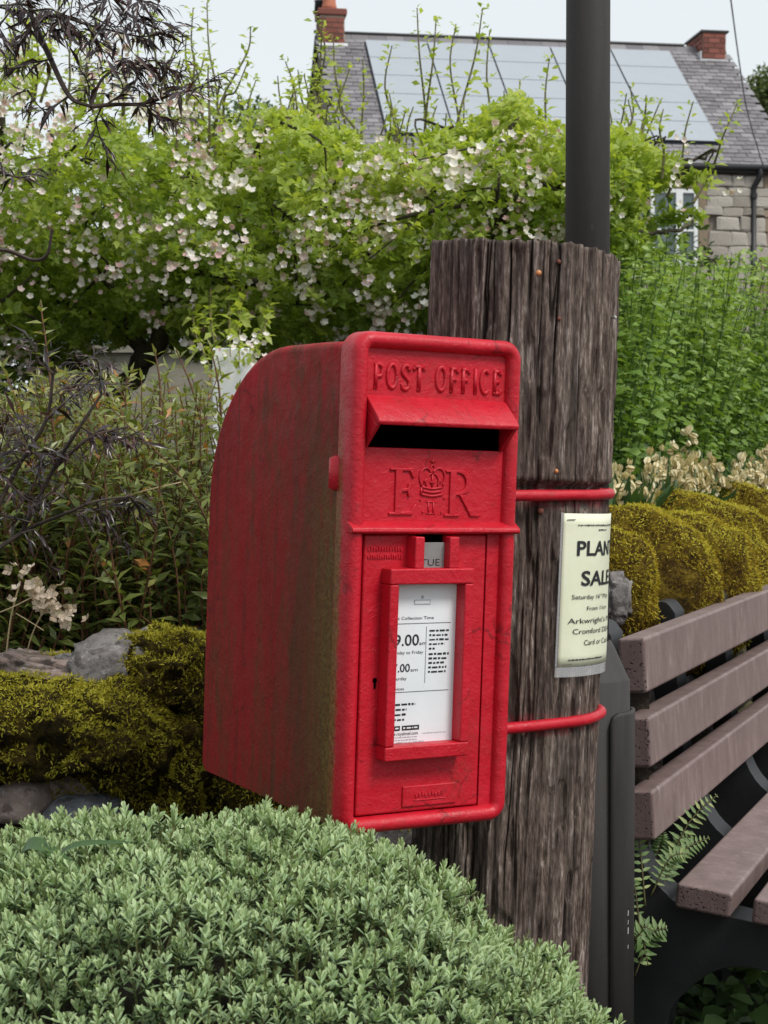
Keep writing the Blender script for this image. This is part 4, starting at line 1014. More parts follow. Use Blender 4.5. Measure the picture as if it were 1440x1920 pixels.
# dry stalks and a dried flower head
dry = thing('dried_flower_head', 'dried cream flower head on straw stalks above the mossy wall', 'dried flower', P(45, 1240, 2.98))
cpts = []
for i in range(64):
    t = RNG.random(); c = P(50, 1090, 2.96) * (1 - t) + P(120, 1165, 2.93) * t
    cpts.append(c + RNG.normal(0, 1, 3) * [.020, .014, .017])
cpts = np.array(cpts)
petal = leaf_tmpl(.8, .05, -.25, (.55,), (1.,))
FL5 = merge_tmpl([(petal, frames(np.array([[math.cos(a) * .9, math.sin(a) * .9, .4]]))[0], 1, (0, 0, 0)) for a in np.arange(5) * 2 * math.pi / 5])
FL4 = merge_tmpl([(petal, frames(np.array([[math.cos(a) * .95, math.sin(a) * .95, .25]]))[0], 1, (0, 0, 0)) for a in np.arange(4) * math.pi / 2])
def face_frames(dirs):
    fr = frames(dirs, rand_dirs(len(dirs))); return np.stack([fr[:, :, 1], fr[:, :, 2], fr[:, :, 0]], 2)
scatter('floret', FL4, cpts, face_frames(nrm(rand_dirs(64) + np.array([.1, -.9, .5]))), RNG.uniform(.009, .014, 64), M['dry_petal'], dry)
stl = [(smooth_path([P(8, 1260, 2.98), P(20, 1160, 2.97), P(38, 1090, 2.96)], 5), .0016), (smooth_path([P(45, 1250, 2.98), P(60, 1190, 2.96), P(90, 1130, 2.95)], 5), .0013), (smooth_path([P(-20, 1155, 2.95), P(20, 1140, 2.94), P(60, 1120, 2.94)], 5), .0012), (smooth_path([P(30, 1150, 2.95), P(55, 1165, 2.93), P(82, 1182, 2.93)], 5), .0010)]
join_tubes(stl, 5).out('stalk', M['straw'], dry)
st2 = thing('straw_stalk', 'single pale straw stalk slanting across the olive shrub', 'stalk', P(195, 945, 3.08))
tv, tf = tube(smooth_path([P(150, 965, 3.10), P(195, 945, 3.08), P(265, 922, 3.07), P(340, 904, 3.08)], 5), np.linspace(.0021, .0012, 16), 6); obj('stalk', tv, tf, M['straw'], st2, True)

# dark elder with lace leaves
elder = thing('purple_elder', 'dark purple lace leaved elder reaching in from the left edge', 'shrub', (-.95, 2.8, bed_z(-.95, 3.1)))
def lace_leaf(path, n_pairs, L, out):
    """feathery leaf: leaflets along a rachis, each cut into narrow lobes"""
    seg = np.linspace(.12, 1, n_pairs)
    for t in seg:
        q_ = path[int(t * (len(path) - 1))]; tg = nrm(path[-1] - path[0]); sd = nrm(np.cross(tg, [0, -.25, 1.]))
        for s_ in (-1, 1):
            dd = nrm(sd * s_ * .95 + tg * .6 + RNG.normal(0, .35, 3) + np.array([0, 0, -.18])); out[0].append(q_); out[1].append(dd); out[2].append(L * RNG.uniform(.7, 1.1) * (1 - .45 * t))
            for m__ in range(3):
                e = q_ + dd * L * (.25 + .2 * m__) * .8; d2 = nrm(dd + RNG.normal(0, .55, 3)); out[0].append(e); out[1].append(d2); out[2].append(L * .42 * RNG.uniform(.6, 1.1))
    out[0].append(path[-1]); out[1].append(nrm(path[-1] - path[0])); out[2].append(L * .8)
EY = 2.75
main = [([(-180, 1250), (-60, 1080), (40, 1000), (130, 960)], .005), ([(-60, 1080), (20, 900), (85, 790), (100, 700)], .0045), ([(40, 1000), (100, 880), (150, 800), (190, 740)], .004), ([(130, 960), (180, 940), (250, 930)], .003),
        ([(-140, 1150), (-80, 1000), (-20, 900), (60, 850)], .004), ([(100, 880), (170, 820), (240, 800)], .003),
        ([(-300, 1200), (-330, 600), (-200, 100), (-60, -160)], .011), ([(-200, 100), (-90, -120), (30, -60), (62, 40)], .007), ([(62, 40), (90, 100), (130, 180), (170, 200)], .0055), ([(170, 200), (215, 196), (270, 194), (330, 175)], .0042),
        ([(62, 40), (110, 30), (160, 45), (240, 65)], .0035), ([(90, 100), (60, 60), (20, 20), (-30, 10)], .003), ([(170, 200), (190, 150), (230, 120)], .003), ([(-30, -60), (80, -40), (200, -20), (300, 0)], .004), ([(200, -20), (245, 30), (310, 60)], .003),
        ([(-80, 490), (0, 468), (60, 487), (88, 478), (98, 430)], .0045), ([(-120, 300), (-40, 310), (20, 330)], .003)]
st = []; LP = [[], [], []]
for pts, r_ in main:
    p = smooth_path([P(a, b, EY + (.03 * math.sin(a * .03))) for a, b in pts], 6); st.append((p, np.linspace(r_, r_ * .55, len(p))))
lv = [((120, 960), (235, 940), 6), ((180, 940), (220, 1020), 4), ((240, 930), (270, 960), 4), ((85, 790), (185, 700), 6), ((100, 700), (60, 640), 5), ((100, 740), (230, 720), 6), ((150, 800), (280, 800), 7), ((170, 815), (270, 830), 6), ((60, 850), (150, 840), 6), ((60, 850), (30, 780), 5),
      ((20, 900), (-60, 820), 6), ((20, 910), (120, 905), 5), ((0, 940), (-40, 880), 5), ((40, 1000), (90, 1060), 3), ((-20, 900), (10, 800), 5), ((40, 870), (-10, 760), 5), ((190, 740), (150, 680), 5), ((60, 980), (-30, 960), 5), ((100, 870), (50, 800), 5), ((-30, 990), (-60, 900), 5), ((30, 960), (70, 890), 5),
      ((330, 175), (410, 140), 6), ((270, 194), (350, 220), 6), ((300, 185), (330, 100), 6), ((240, 196), (300, 130), 7), ((170, 200), (150, 130), 6), ((200, 196), (210, 120), 7), ((230, 120), (270, 150), 6), ((230, 130), (330, 140), 7), ((130, 180), (50, 170), 6), ((190, 200), (200, 290), 5), ((100, 110), (30, 130), 6),
      ((240, 65), (310, 60), 6), ((160, 45), (200, 110), 6), ((110, 30), (170, 90), 6), ((62, 40), (20, 100), 6), ((80, 70), (150, 20), 6), ((20, 20), (-10, 80), 6), ((0, 10), (60, -20), 6), ((250, 20), (300, 40), 6), ((200, -20), (230, 50), 6), ((310, 60), (330, 50), 4), ((150, -30), (130, 40), 6), ((240, -10), (300, 10), 5), ((60, 20), (120, 60), 6), ((30, 0), (90, 50), 6),
      ((20, 330), (-20, 300), 5), ((20, 330), (60, 318), 3), ((170, 30), (250, 100), 6)]
for a, b, np_ in lv:
    y1, y2 = EY + RNG.normal(0, .03), EY + RNG.normal(0, .05)
    A__, B__ = P(a[0], a[1], EY), P(b[0], b[1], y2); p = smooth_path([A__, (A__ + B__) / 2 + RNG.normal(0, .012, 3), B__], 5)
    st.append((p, np.linspace(.0018, .0008, len(p)))); lace_leaf(p, int(np_ * 1.5), .058, LP)
ps, ds, sz = np.array(LP[0]), np.array(LP[1]), np.array(LP[2]); k = len(ps)
scatter('foliage', leaf_tmpl(.15, .25, .40, (.45,), (1.,)), ps, frames(ds, nrm(np.array([0, -.5, 1.]) + RNG.normal(0, .5, (k, 3)))), sz, M['elder_leaf'], elder, np.clip(RNG.normal(.45, .25, k), 0, 1))
join_tubes(st, 6).out('branch', M['elder_stem'], elder)

# ------------------------------------------------------------------ right-hand bed: pale flowers and a green shrub
rsh = thing('green_shrub', 'bright green leafy shrub filling the bed behind the bench wall', 'shrub', (.95, 5.3, bed_z(.95, 5.3)))
paths = []; st = []
topr = [(700, 560), (1000, 500), (1140, 470), (1200, 450), (1280, 470), (1350, 480), (1400, 470), (1440, 490), (1560, 480), (1800, 560)]
for i in range(430):
    px = RNG.uniform(980, 1720); Y = RNG.uniform(4.75, 6.0); x = (px - 720) / F * Y; 
    if Y < wall_y(np.array(x)) + .55: Y = float(wall_y(np.array(x))) + RNG.uniform(.55, 1.4)
    y_ = lerp_tab(720 + x / Y * F, topr) + RNG.random() ** 1.5 * 300
    b_ = np.array([x, Y, bed_z(x, Y)]); t_ = P(720 + x / Y * F + RNG.normal(0, 80), y_, Y); t_[2] = max(t_[2], b_[2] + .15)
    p = stems_path(b_, t_ + [0, RNG.normal(0, .06), 0], RNG.normal(0, .03, 3)); paths.append(p); st.append((p, np.linspace(.0035, .0014, len(p))))
ps, ds, sz = leaves_on(paths, .028, .10, 3, .10, (.032, .060), .4)
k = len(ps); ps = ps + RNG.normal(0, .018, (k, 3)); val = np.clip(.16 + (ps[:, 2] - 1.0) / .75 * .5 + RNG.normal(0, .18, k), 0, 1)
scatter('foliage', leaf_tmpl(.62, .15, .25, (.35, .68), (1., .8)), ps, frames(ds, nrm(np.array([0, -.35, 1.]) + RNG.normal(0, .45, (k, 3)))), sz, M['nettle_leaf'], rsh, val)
join_tubes(st, 4).out('stem', M['nettle_leaf'], rsh, kind='stuff')

# cream flowers behind the coping, one plant each
BELL = leaf_tmpl(.42, .3, .12, (.3, .7), (.8, 1.0))
def flower_plant(loc, h, lean, seed):
    r = np.random.default_rng(seed); t = thing('cream_flower', 'cream bell flower spike among dark strap leaves above the mossy coping', 'flower', loc, 'cream flowers behind the coping')
    top = np.asarray(loc) + [lean, r.normal(0, .02), h]
    p = stems_path(loc, top, (0, 0, .0), 4); tv, tf = tube(p, np.linspace(.003, .0022, len(p)), 5); obj('stem', tv, tf, M['strap_leaf'], t, True, {'v': np.full(len(tv), .8), 'e': np.zeros(len(tv))})
    if seed == 25: tag(t, 'tallest cream flower, standing apart above the others', 'flower')
    nb = int(r.integers(5, 10))
    for k in range(nb):
        c = top + r.normal(0, 1, 3) * [.011, .011, .005] - [0, 0, .011 * k]; dd = nrm(np.array([r.normal(0, .4), r.normal(-.2, .3), r.uniform(-.9, .9) if k else .9])); L = r.uniform(.018, .030)
        a = nrm(np.cross(dd, [.3, .8, .1])); b = np.cross(dd, a); ang = np.arange(6) * math.pi / 3 + r.random() * 6
        sp_ = np.where(np.arange(6) % 2 == 0, .16, .26) * r.uniform(.7, 1.4, 6); out_ = np.cos(ang)[:, None] * a + np.sin(ang)[:, None] * b
        fr_ = frames(dd + out_ * sp_[:, None], out_); V_b = np.einsum('kij,nj->kni', fr_, BELL[0]) * (L * r.uniform(.8, 1.15, 6))[:, None, None] + (c - dd * L * .5 + out_ * .003)[:, None]
        Fb = (BELL[1][None] + (np.arange(6) * len(BELL[0]))[:, None, None]).reshape(-1, 3); nv = 6 * len(BELL[0])
        obj('bell', V_b.reshape(-1, 3), Fb, M['cream_flower'], t, True, {'v': np.repeat(np.clip(r.normal(.55, .25, 6), 0, 1), len(BELL[0])), 'e': np.zeros(nv)})
    for k in range(3):
        an = r.uniform(0, 6.28); d_ = np.array([math.cos(an) * .5, math.sin(an) * .5, 1]); Lf = r.uniform(.12, .19); pts = np.array([np.asarray(loc) + d_ * q_ * Lf / 1.1 + [0, 0, -.5 * Lf * (q_ ** 2) * .5] for q_ in np.linspace(0, 1, 5)])
        sd = nrm(np.cross(d_, [0, 0, 1.])); wd = .015 * np.array([.5, 1, 1, .7, .05]); v = np.vstack([pts - sd * wd[:, None], pts, pts + sd * wd[:, None]]); v[5:10] -= [0, 0, .003]
        f = [(q_ * 5 + i, q_ * 5 + i + 1, (q_ + 1) * 5 + i + 1, (q_ + 1) * 5 + i) for q_ in (0, 1) for i in range(4)]
        obj('leaf', v, f, M['strap_leaf'], t, True, {'v': np.full(15, r.random()), 'e': np.zeros(15)})
fl = [(1150, 905), (1160, 880), (1172, 930), (1180, 890), (1188, 945), (1195, 870), (1205, 895), (1212, 920), (1222, 870), (1230, 905), (1240, 880), (1250, 925), (1247, 845), (1262, 835), (1268, 895), (1278, 870), (1285, 885), (1290, 850), (1300, 865), (1305, 905), (1312, 890), (1282, 860), (1322, 880), (1335, 905), (1330, 850), (1300, 805), (1368, 890), (1380, 880), (1398, 890), (1410, 885), (1430, 860), (1438, 870), (1455, 880), (1480, 870), (1500, 875), (1218, 850), (1165, 905), (1200, 930), (1292, 895), (1345, 870)]
fl += [(int(RNG.uniform(1140, 1470)), 0) for _ in range(34)]; fl = [(a, b if b else int(lerp_tab(a, [(1140, 915), (1300, 880), (1400, 870), (1480, 865)]) + RNG.normal(0, 16))) for a, b in fl]
for i, (px, py) in enumerate(fl):
    Y = 4.02 + (945 - py) * .0045 + (px - 1140) * .0016 + RNG.uniform(-.03, .03); c = P(px, py, Y); y0 = max(Y, float(wall_y(np.array(c[0]))) + .22)
    if y0 > Y: c = P(px, py, y0)
    zb = float(bed_z(c[0], c[1])); flower_plant((c[0] - .01, c[1], zb), c[2] - zb, .01 * math.sin(i), i)
lily = thing('strap_leaf_plants', 'dark green strap leaves massed under the cream flowers', 'leaves', (.8, 4.6, .9)); 
n = 900; px = RNG.uniform(1080, 1560, n); Y = 4.15 + (px - 1140) * .0019 + RNG.uniform(-.1, .65, n); x = (px - 720) / F * Y
Y = np.maximum(Y, wall_y(x) + .2); b_ = np.stack([x, Y, bed_z(x, Y) - .01], 1); dd = nrm(np.stack([RNG.normal(0, .45, n), RNG.normal(-.1, .4, n), np.ones(n)], 1))
scatter('leaf', leaf_tmpl(.17, .15, .30, (.35, .7), (1., .9)), b_, frames(dd, rand_dirs(n)), RNG.uniform(.12, .21, n), M['strap_leaf'], lily)
lily['kind'] = 'stuff'

# ferns and ground cover about the bench
def frond(root, tip, parent, L=.05, np_=13, vbase=.55):
    root, tip = np.asarray(root), np.asarray(tip); p = smooth_path([root, (root + tip) / 2 + [0, 0, .03], tip], 8); k = len(p); tg = nrm(np.gradient(p, axis=0)); side = nrm(np.cross(tg, [.25, -.8, .55]))
    Ps, Ds, Ss = [], [], []
    for t in np.linspace(.15, .98, np_):
        i = t * (k - 1); j = int(i); q_ = p[j] * (1 - i + j) + p[min(j + 1, k - 1)] * (i - j)
        for s_ in (-1, 1): Ps.append(q_); Ds.append(nrm(side[j] * s_ + tg[j] * .45 + [0, 0, -.12])); Ss.append(L * math.sin(math.pi * (.12 + .86 * t)) ** .7)
    Ps, Ds, Ss = np.array(Ps), np.array(Ds), np.array(Ss)
    scatter('frond', leaf_tmpl(.36, .1, .25, (.3, .65), (1., .7)), Ps, frames(Ds, np.tile([.1, -.7, .6], (len(Ps), 1))), Ss, M['fern_leaf'], parent, np.clip(RNG.normal(vbase, .15, len(Ps)), 0, 1), kind=None)
    tv, tf = tube(p, np.linspace(.0018, .0008, k), 4); obj('rachis', tv, tf, M['twig_green'], parent, True)
fern = thing('fern', 'green fern growing up between the bench backrest and seat', 'fern', P(1215, 1790, 3.02) * [1, 1, 0] + [0, 0, -.06])
for (a, b, y_, L, vb) in (((1235, 1660), (1345, 1490), 3.10, .046, .75), ((1225, 1690), (1330, 1570), 3.06, .042, .6), ((1220, 1680), (1292, 1600), 3.02, .040, .6), ((1230, 1700), (1300, 1560), 3.12, .044, .55), ((1210, 1700), (1190, 1545), 3.0, .040, .7), ((1200, 1740), (1178, 1640), 3.0, .036, .55), ((1240, 1700), (1270, 1580), 3.10, .044, .5), ((1225, 1700), (1245, 1560), 3.14, .044, .45)):
    frond(P(a[0], a[1], y_), P(b[0], b[1], y_ + RNG.normal(0, .02)), fern, L * .54, 13, vb)
fern2 = thing('fern', 'small fern below the bench seat beside the steel pole', 'fern', P(1195, 1800, 2.93) * [1, 1, 0] + [0, 0, -.06])
for (a, b, y_, L, vb) in (((1190, 1830), (1250, 1740), 2.93, .040, .65), ((1180, 1800), (1225, 1745), 2.93, .036, .55), ((1190, 1760), (1215, 1810), 2.92, .034, .5)):
    frond(P(a[0], a[1], y_), P(b[0], b[1], y_ - .01), fern2, L * .75, 9, vb)
gc = obj('ground_cover_patch', [(0, 0, 0)] * 3, [(0, 1, 2)], M['soil']); bpy.data.objects.remove(gc)
n = 5200; x = RNG.uniform(.2, 1.7, n); y = RNG.uniform(2.9, 5.0, n); dist = (x - WR0[0]) * -NB[0] + (y - WR0[1]) * -NB[1]; m_ = (dist < .0) & (dist > -.75); x, y = x[m_], y[m_]; n = len(x)
z = -.06 + RNG.random(n) * .16 * (0.4 + fbm(np.stack([x * 6, y * 6, 0 * x], 1), 9)); dd = nrm(np.stack([RNG.normal(0, 1, n), RNG.normal(-.4, 1, n), RNG.uniform(-.1, .7, n)], 1))
gco = scatter('ground_cover', BROAD, np.stack([x, y, z], 1), frames(dd, nrm(np.array([0, -.3, 1.]) + RNG.normal(0, .3, (n, 3)))), RNG.uniform(.03, .055, n), M['cover_leaf'])
tag(gco, 'dark green ground cover growing under the bench', 'ground cover', kind='stuff')

# ------------------------------------------------------------------ house on the rise behind
ya = math.radians(8.1); ER_ = np.array([math.cos(ya), math.sin(ya), 0]); EF = np.array([math.sin(ya), -math.cos(ya), 0]); RP = math.radians(38.5)
HA = P(590, 66, 42.0); RLEN = 10.75; SL = 6.30
dn = EF * math.cos(RP) - ZB * math.sin(RP); rn = EF * math.sin(RP) + ZB * math.cos(RP)     # down the roof, out of the roof
def roof(s, l, o=0.0): return HA + ER_ * s + dn * l + rn * o
house = thing('stone_house', 'stone house with slate roof, solar panels and two brick chimneys', 'house', HA + EF * 4.9 - ZB * (HA[2] - 2.2))
hl = np.array(root_loc(house))
fo = SL * math.cos(RP) - .18; zE = HA[2] - SL * math.sin(RP) + .02; back = 4.8
# wall shell
mb = MB(); zb = 2.0; wl0, wl1 = .12, RLEN - .12
A_ = [HA + ER_ * s_ + EF * f_ for s_ in (wl0, wl1) for f_ in (fo, -back)]
for p in A_: p[2] = 0
zr = HA[2] - .12; zw = zE + .10
def hp(s_, f_, z): q_ = HA + ER_ * s_ + EF * f_; q_[2] = z; return q_
v = [hp(wl0, fo, zb), hp(wl1, fo, zb), hp(wl1, -back, zb), hp(wl0, -back, zb), hp(wl0, fo, zw), hp(wl1, fo, zw), hp(wl1, -back, zw), hp(wl0, -back, zw), hp(wl0, 0, zr), hp(wl1, 0, zr)]
mb.add(v, [(0, 1, 5, 4), (2, 3, 7, 6), (1, 2, 6, 9, 5), (3, 0, 4, 8, 7), (0, 3, 2, 1)]); wall = mb.out('wall', M['joint'], house)
# roof deck, both slopes
mb = MB(); mb.obox(roof(0, 0, -.10), ER_ * RLEN, dn * SL, rn * .08)
dn2 = -EF * math.cos(RP) - ZB * math.sin(RP); rn2 = -EF * math.sin(RP) + ZB * math.cos(RP); mb.obox(HA - rn2 * .10, ER_ * RLEN, dn2 * SL, rn2 * .10)
rf = mb.out('roof', M['slate_base'], house)
# slates
PL, PRt = 1.22, 1.22 + 5 * 1.585 + .02; gx_, gw = .205, .285
sm = MB().obox(np.zeros(3), ER_ * (gw - .014), dn * .33 + rn * .022, rn * .016)
sm_me = make_mesh('slate', sm.v, sm.f, M['slate'])
rest = MB(); nrow = int(SL / gx_); ns = 0; srng = random.Random(3)
for r_ in range(nrow):
    for c_ in range(-1, int(RLEN / gw) + 2):
        s_ = c_ * gw + (gw / 2 if r_ % 2 else 0); 
        if s_ < -.02 or s_ + gw > RLEN + .16: continue
        l = SL - .30 - r_ * gx_; tiltv = rn * .006
        o = roof(s_ + srng.uniform(-.006, .006), l + srng.uniform(-.012, .012), -.012 + srng.uniform(0, .006))
        if (s_ > PRt - .2 or s_ < PL) and ns < 300 and l > -.05:
            ob = bpy.data.objects.new('slate', sm_me); col.objects.link(ob); ob.parent = rf; ob.location = Vector(o - hl); ns += 1
            ob.rotation_euler = (srng.uniform(-.01, .01), .0, srng.uniform(-.012, .012))
        else: rest.obox(o, ER_ * (gw - .014), dn * .33 + rn * .022, rn * .016)
rest.out('slate', M['slate'], rf, kind='stuff')
# ridge tiles
mb = MB(); mb.prism([HA + EF * .17 - ZB * .10, HA + EF * .19 - ZB * .13, HA + ZB * .07, HA - EF * .19 - ZB * .13, HA - EF * .17 - ZB * .10, HA + ZB * .03], ER_ * .440)
rt = make_mesh('ridge_tile', np.array(mb.v) - HA, mb.f, M['slate'])
for k in range(int(RLEN / .447)):
    ob = bpy.data.objects.new('ridge_tile', rt); col.objects.link(ob); ob.parent = rf; ob.location = Vector(HA + ER_ * (k * .447 + .03) - hl)
tv, tf = tube([HA + ZB * .085 - ER_ * .02, HA + ZB * .085 + ER_ * (RLEN - 1.1)], .045, 8); obj('ridge_cap', tv, tf, M['black_iron'], rf)
# solar panels: five columns, five rows
arr = bpy.data.objects.new('solar_array', None); col.objects.link(arr); arr.parent = house; arr.location = Vector(roof(PL, .42) - hl)
pn = MB().obox(np.zeros(3), ER_ * 1.545, dn * .965, rn * .045); 
pme = make_mesh('solar_panel', pn.v, pn.f, [M['panel'], M['panel_frame']])
for p in pme.polygons:
    if abs(p.normal @ Vector(rn)) < .9: p.material_index = 1
for c_ in range(5):
    for r_ in range(5):
        ob = bpy.data.objects.new('solar_panel', pme); col.objects.link(ob); ob.parent = arr
        ob.location = Vector(roof(PL + c_ * 1.585 + .02, .42 + r_ * .985, .07) - roof(PL, .42))
mb = MB().obox(roof(PL, .40, .012), ER_ * (5 * 1.585), dn * 4.95, rn * .050); o = obj('mounting_rail', np.array(mb.v) - root_loc(arr), mb.f, M['panel_frame'], arr, local=True)
# chimneys with real bricks
def chimney(s0, w, dep, f_off, z0, z1, course, name_pot, blen):
    o = hp(s0, f_off, z0); core = MB().obox(o, ER_ * w, -EF * dep, ZB * (z1 - z0)); ch = core.out('chimney', M['mortar'], house)
    hgt = course - .022; nr_ = int((z1 - z0) / course)
    bme = {}
    def brick(p, ax_, L, out):
        key = (round(L, 3), tuple(np.round(ax_, 3)))
        if key not in bme:
            b = MB().obox(np.zeros(3), ax_ * (L - .02), out * .05, ZB * hgt); bme[key] = make_mesh('brick', b.v, b.f, M['brick'])
        ob = bpy.data.objects.new('brick', bme[key]); col.objects.link(ob); ob.parent = ch; ob.location = Vector(p - hl)
    for r_ in range(nr_):
        z = z0 + r_ * course + .011
        for a_, L_, out, st_ in ((ER_, w, EF, hp(s0, f_off, z)), (-EF, dep, -ER_, hp(s0, f_off, z)), (-EF, dep, ER_, hp(s0 + w, f_off, z)), (ER_, w, -EF, hp(s0, f_off - dep, z))):
            x = 0.0; first = blen / 2 if r_ % 2 else blen
            while x < L_ - .02:
                l = min(first, L_ - x); brick(st_ + a_ * (x + .01) - out * .022, a_, l, out); x += l; first = blen
    return ch
fC = .34
c1 = chimney(.10, .62, .70, fC, HA[2] - .42, P(620, 26, 41.6)[2], .132, True, .30)
zt = P(620, 26, 41.6)[2]
mb = MB().obox(hp(.04, fC + .06, zt), ER_ * .74, -EF * .82, ZB * .17); o = mb.out('chimney_cap', M['brick'], c1); bevel(o, .03, 2)
pc = hp(.36, fC - .25, zt + .17)
v, f = lathe([(.20, 0), (.19, .10), (.165, .2), (.155, .75), (.19, .80), (.19, .86), (.14, .86), (.13, .3)], 20, pc); v = [(a, b, c + pc[2]) for a, b, c in v]; obj('chimney_pot', v, f, M['pot'], c1, True)
pc = hp(.16, fC - .60, zt + .17); v, f = lathe([(.15, 0), (.13, .30), (.15, .34)], 16, pc); v = [(a, b, c + pc[2]) for a, b, c in v]; obj('chimney_pot', v, f, M['black_iron'], c1, True)
mb = MB().obox(roof(.06, .50, .01), ER_ * .72, dn * .16, rn * .03); mb.out('flashing', M['lead'], c1)
s2 = RLEN - .76
zt2 = P(1320, 62, 43)[2]; c2_ = chimney(s2, .62, 1.25, .50, HA[2] - .62, zt2, .132, False, .30)
mb = MB().obox(hp(s2 - .06, .56, zt2), ER_ * .74, -EF * 1.37, ZB * .05); mb.out('chimney_cap', M['black_iron'], c2_)
mb = MB().obox(hp(s2 - .05, .56, HA[2] - .62), ER_ * .72, -EF * .04, ZB * .24); mb.obox(hp(s2 - .05, .565, HA[2] - .60), -ER_ * .03, -EF * .60, ZB * .42); mb.out('flashing', M['lead'], c2_)
# eaves: gutter, downpipe, window, rubble masonry
def hs(px, f_):
    k_ = (px - 720) / F; a = HA + EF * f_; return (k_ * a[1] - a[0]) / (ER_[0] - k_ * ER_[1])
tv, tf = tube([hp(-.05, fo + .22, zE - .06), hp(RLEN + .05, fo + .22, zE - .06)], .075, 10); obj('gutter', tv, tf, M['black_iron'], house, True)
mb = MB().obox(hp(0, fo + .16, zE - .17), ER_ * RLEN, EF * .03, ZB * .20); mb.out('fascia', M['black_iron'], house)
sp = hs(1407, fo); tv, tf = tube(smooth_path([hp(sp + .10, fo + .22, zE - .08), hp(sp + .10, fo + .22, zE - .25), hp(sp, fo + .12, zE - .50), hp(sp, fo + .10, zE - .70)], 4), .065, 10); v2, f2 = tube([hp(sp, fo + .10, zE - .68), hp(sp, fo + .10, 2.1)], .065, 10)
mb = MB().add(tv, tf); mb.add(v2, f2); dp = mb.out('downpipe', M['black_iron'], house, True)
for z in (zE - .75, zE - 2.4): tv, tf = tube([hp(sp, fo + .10, z), hp(sp, fo + .10, z + .12)], .085, 10); obj('pipe_collar', tv, tf, M['black_iron'], dp)
Yw = hp(8.5, fo, 0)[1]
wz0, wz1 = P(1260, 500, Yw)[2], P(1260, 356, Yw)[2]; wsa, wsb = hs(1216, fo), hs(1304, fo)
def stones_row():
    srn = random.Random(11); sa, sb = hs(1110, fo), RLEN - .14; z = zE - .22
    shapes = []
    for k in range(6):
        bm = bmesh.new(); bmesh.ops.create_cube(bm, size=1.0); bmesh.ops.bevel(bm, geom=list(bm.edges), offset=.10, segments=1, affect='EDGES')
        for q_ in bm.verts: q_.co += Vector((srn.uniform(-.05, .05), srn.uniform(-.05, .05), srn.uniform(-.06, .06)))
        me = bpy.data.meshes.new('stone'); bm.to_mesh(me); bm.free(); me.materials.append(M['house_stone']); shapes.append(me)
    qme = bpy.data.meshes.new('quoin'); bm = bmesh.new(); bmesh.ops.create_cube(bm, size=1.0); bmesh.ops.bevel(bm, geom=list(bm.edges), offset=.04, segments=1, affect='EDGES'); bm.to_mesh(qme); bm.free(); qme.materials.append(M['quoin'])
    rotm = Matrix((tuple(ER_), tuple(-EF), (0, 0, 1))).transposed().to_euler()
    def put(me, nm, s_, z_, w_, h_, d_):
        ob = bpy.data.objects.new(nm, me); col.objects.link(ob); ob.parent = wall; ob.location = Vector(hp(s_ + w_ / 2, fo + .01, z_ + h_ / 2) - hl); ob.scale = (w_, d_, h_); ob.rotation_euler = rotm
    cnt = 0
    while z > 4.2:
        h_ = srn.uniform(.20, .36); z -= h_; s_ = sa + srn.uniform(0, .2)
        while s_ < sb:
            w_ = srn.uniform(.28, .62)
            if s_ > sp + .06: w_ = min(w_ * 1.3, sb - s_ + .02)
            mid = s_ + w_ / 2
            if not (wsa - .28 < mid < wsb + .30 and wz0 - .2 < z + h_ / 2 < wz1 + .3):
                if s_ > sp + .06: put(qme, 'quoin', s_, z, max(w_ - .03, .1), h_ - .03, .10)
                else: put(srn.choice(shapes), 'stone', s_ + srn.uniform(-.02, .02), z + srn.uniform(-.02, .02), w_ * 1.02 - .02, h_ * 1.04 - .02, .20)
                cnt += 1
            s_ += w_
    for z_, h_, s0, s1 in ((wz1 + .02, .28, wsa - .22, wsb + .22), (wz0 - .20, .18, wsa - .22, wsb + .22)): put(qme, 'lintel', s0, z_, s1 - s0, h_, .13)
    for s0 in (wsa - .26, wsb + .02): put(qme, 'jamb', s0, wz0, .24, wz1 - wz0, .13)
stones_row()
win = bpy.data.objects.new('window', None); col.objects.link(win); win.parent = house; win.location = Vector(hp(wsa, fo, wz0) - hl)
def wbox(s0, s1, z0, z1, f0, f1, nm, mt):
    mb = MB().obox(hp(s0, fo + f0, z0), ER_ * (s1 - s0), EF * (f1 - f0), ZB * (z1 - z0)); return obj(nm, np.array(mb.v) - root_loc(win), mb.f, M[mt], win, local=True)
sm_ = (wsa + wsb) / 2 + .12
for a, b in ((wsa, wsa + .09), (sm_ - .08, sm_ + .08), (wsb - .09, wsb)): wbox(a, b, wz0, wz1, .01, .08, 'frame_post', 'white_frame')
for a, b in ((wz0, wz0 + .09), (wz1 - .09, wz1), (wz0 + (wz1 - wz0) * .45, wz0 + (wz1 - wz0) * .45 + .05)): wbox(wsa + .091, wsb - .091, a + .001, b - .001, .012, .075, 'frame_rail', 'white_frame')
for a, b in ((wsa + .08, sm_ - .07), (sm_ + .07, wsb - .08)): wbox(a, b, wz0 + .05, wz1 - .05, .015, .03, 'pane', 'glass')
# service cable
cab = smooth_path([P(1352, -140, 24), P(1388, 130, 31), P(1404, 220, 35), hp(hs(1418, fo), fo + .3, zE - .02)], 8); tv, tf = tube(cab, .013, 6)
tag(obj('service_cable', tv, tf, M['cable'], None, True), 'thin grey cable slanting down to the house eaves', 'cable')

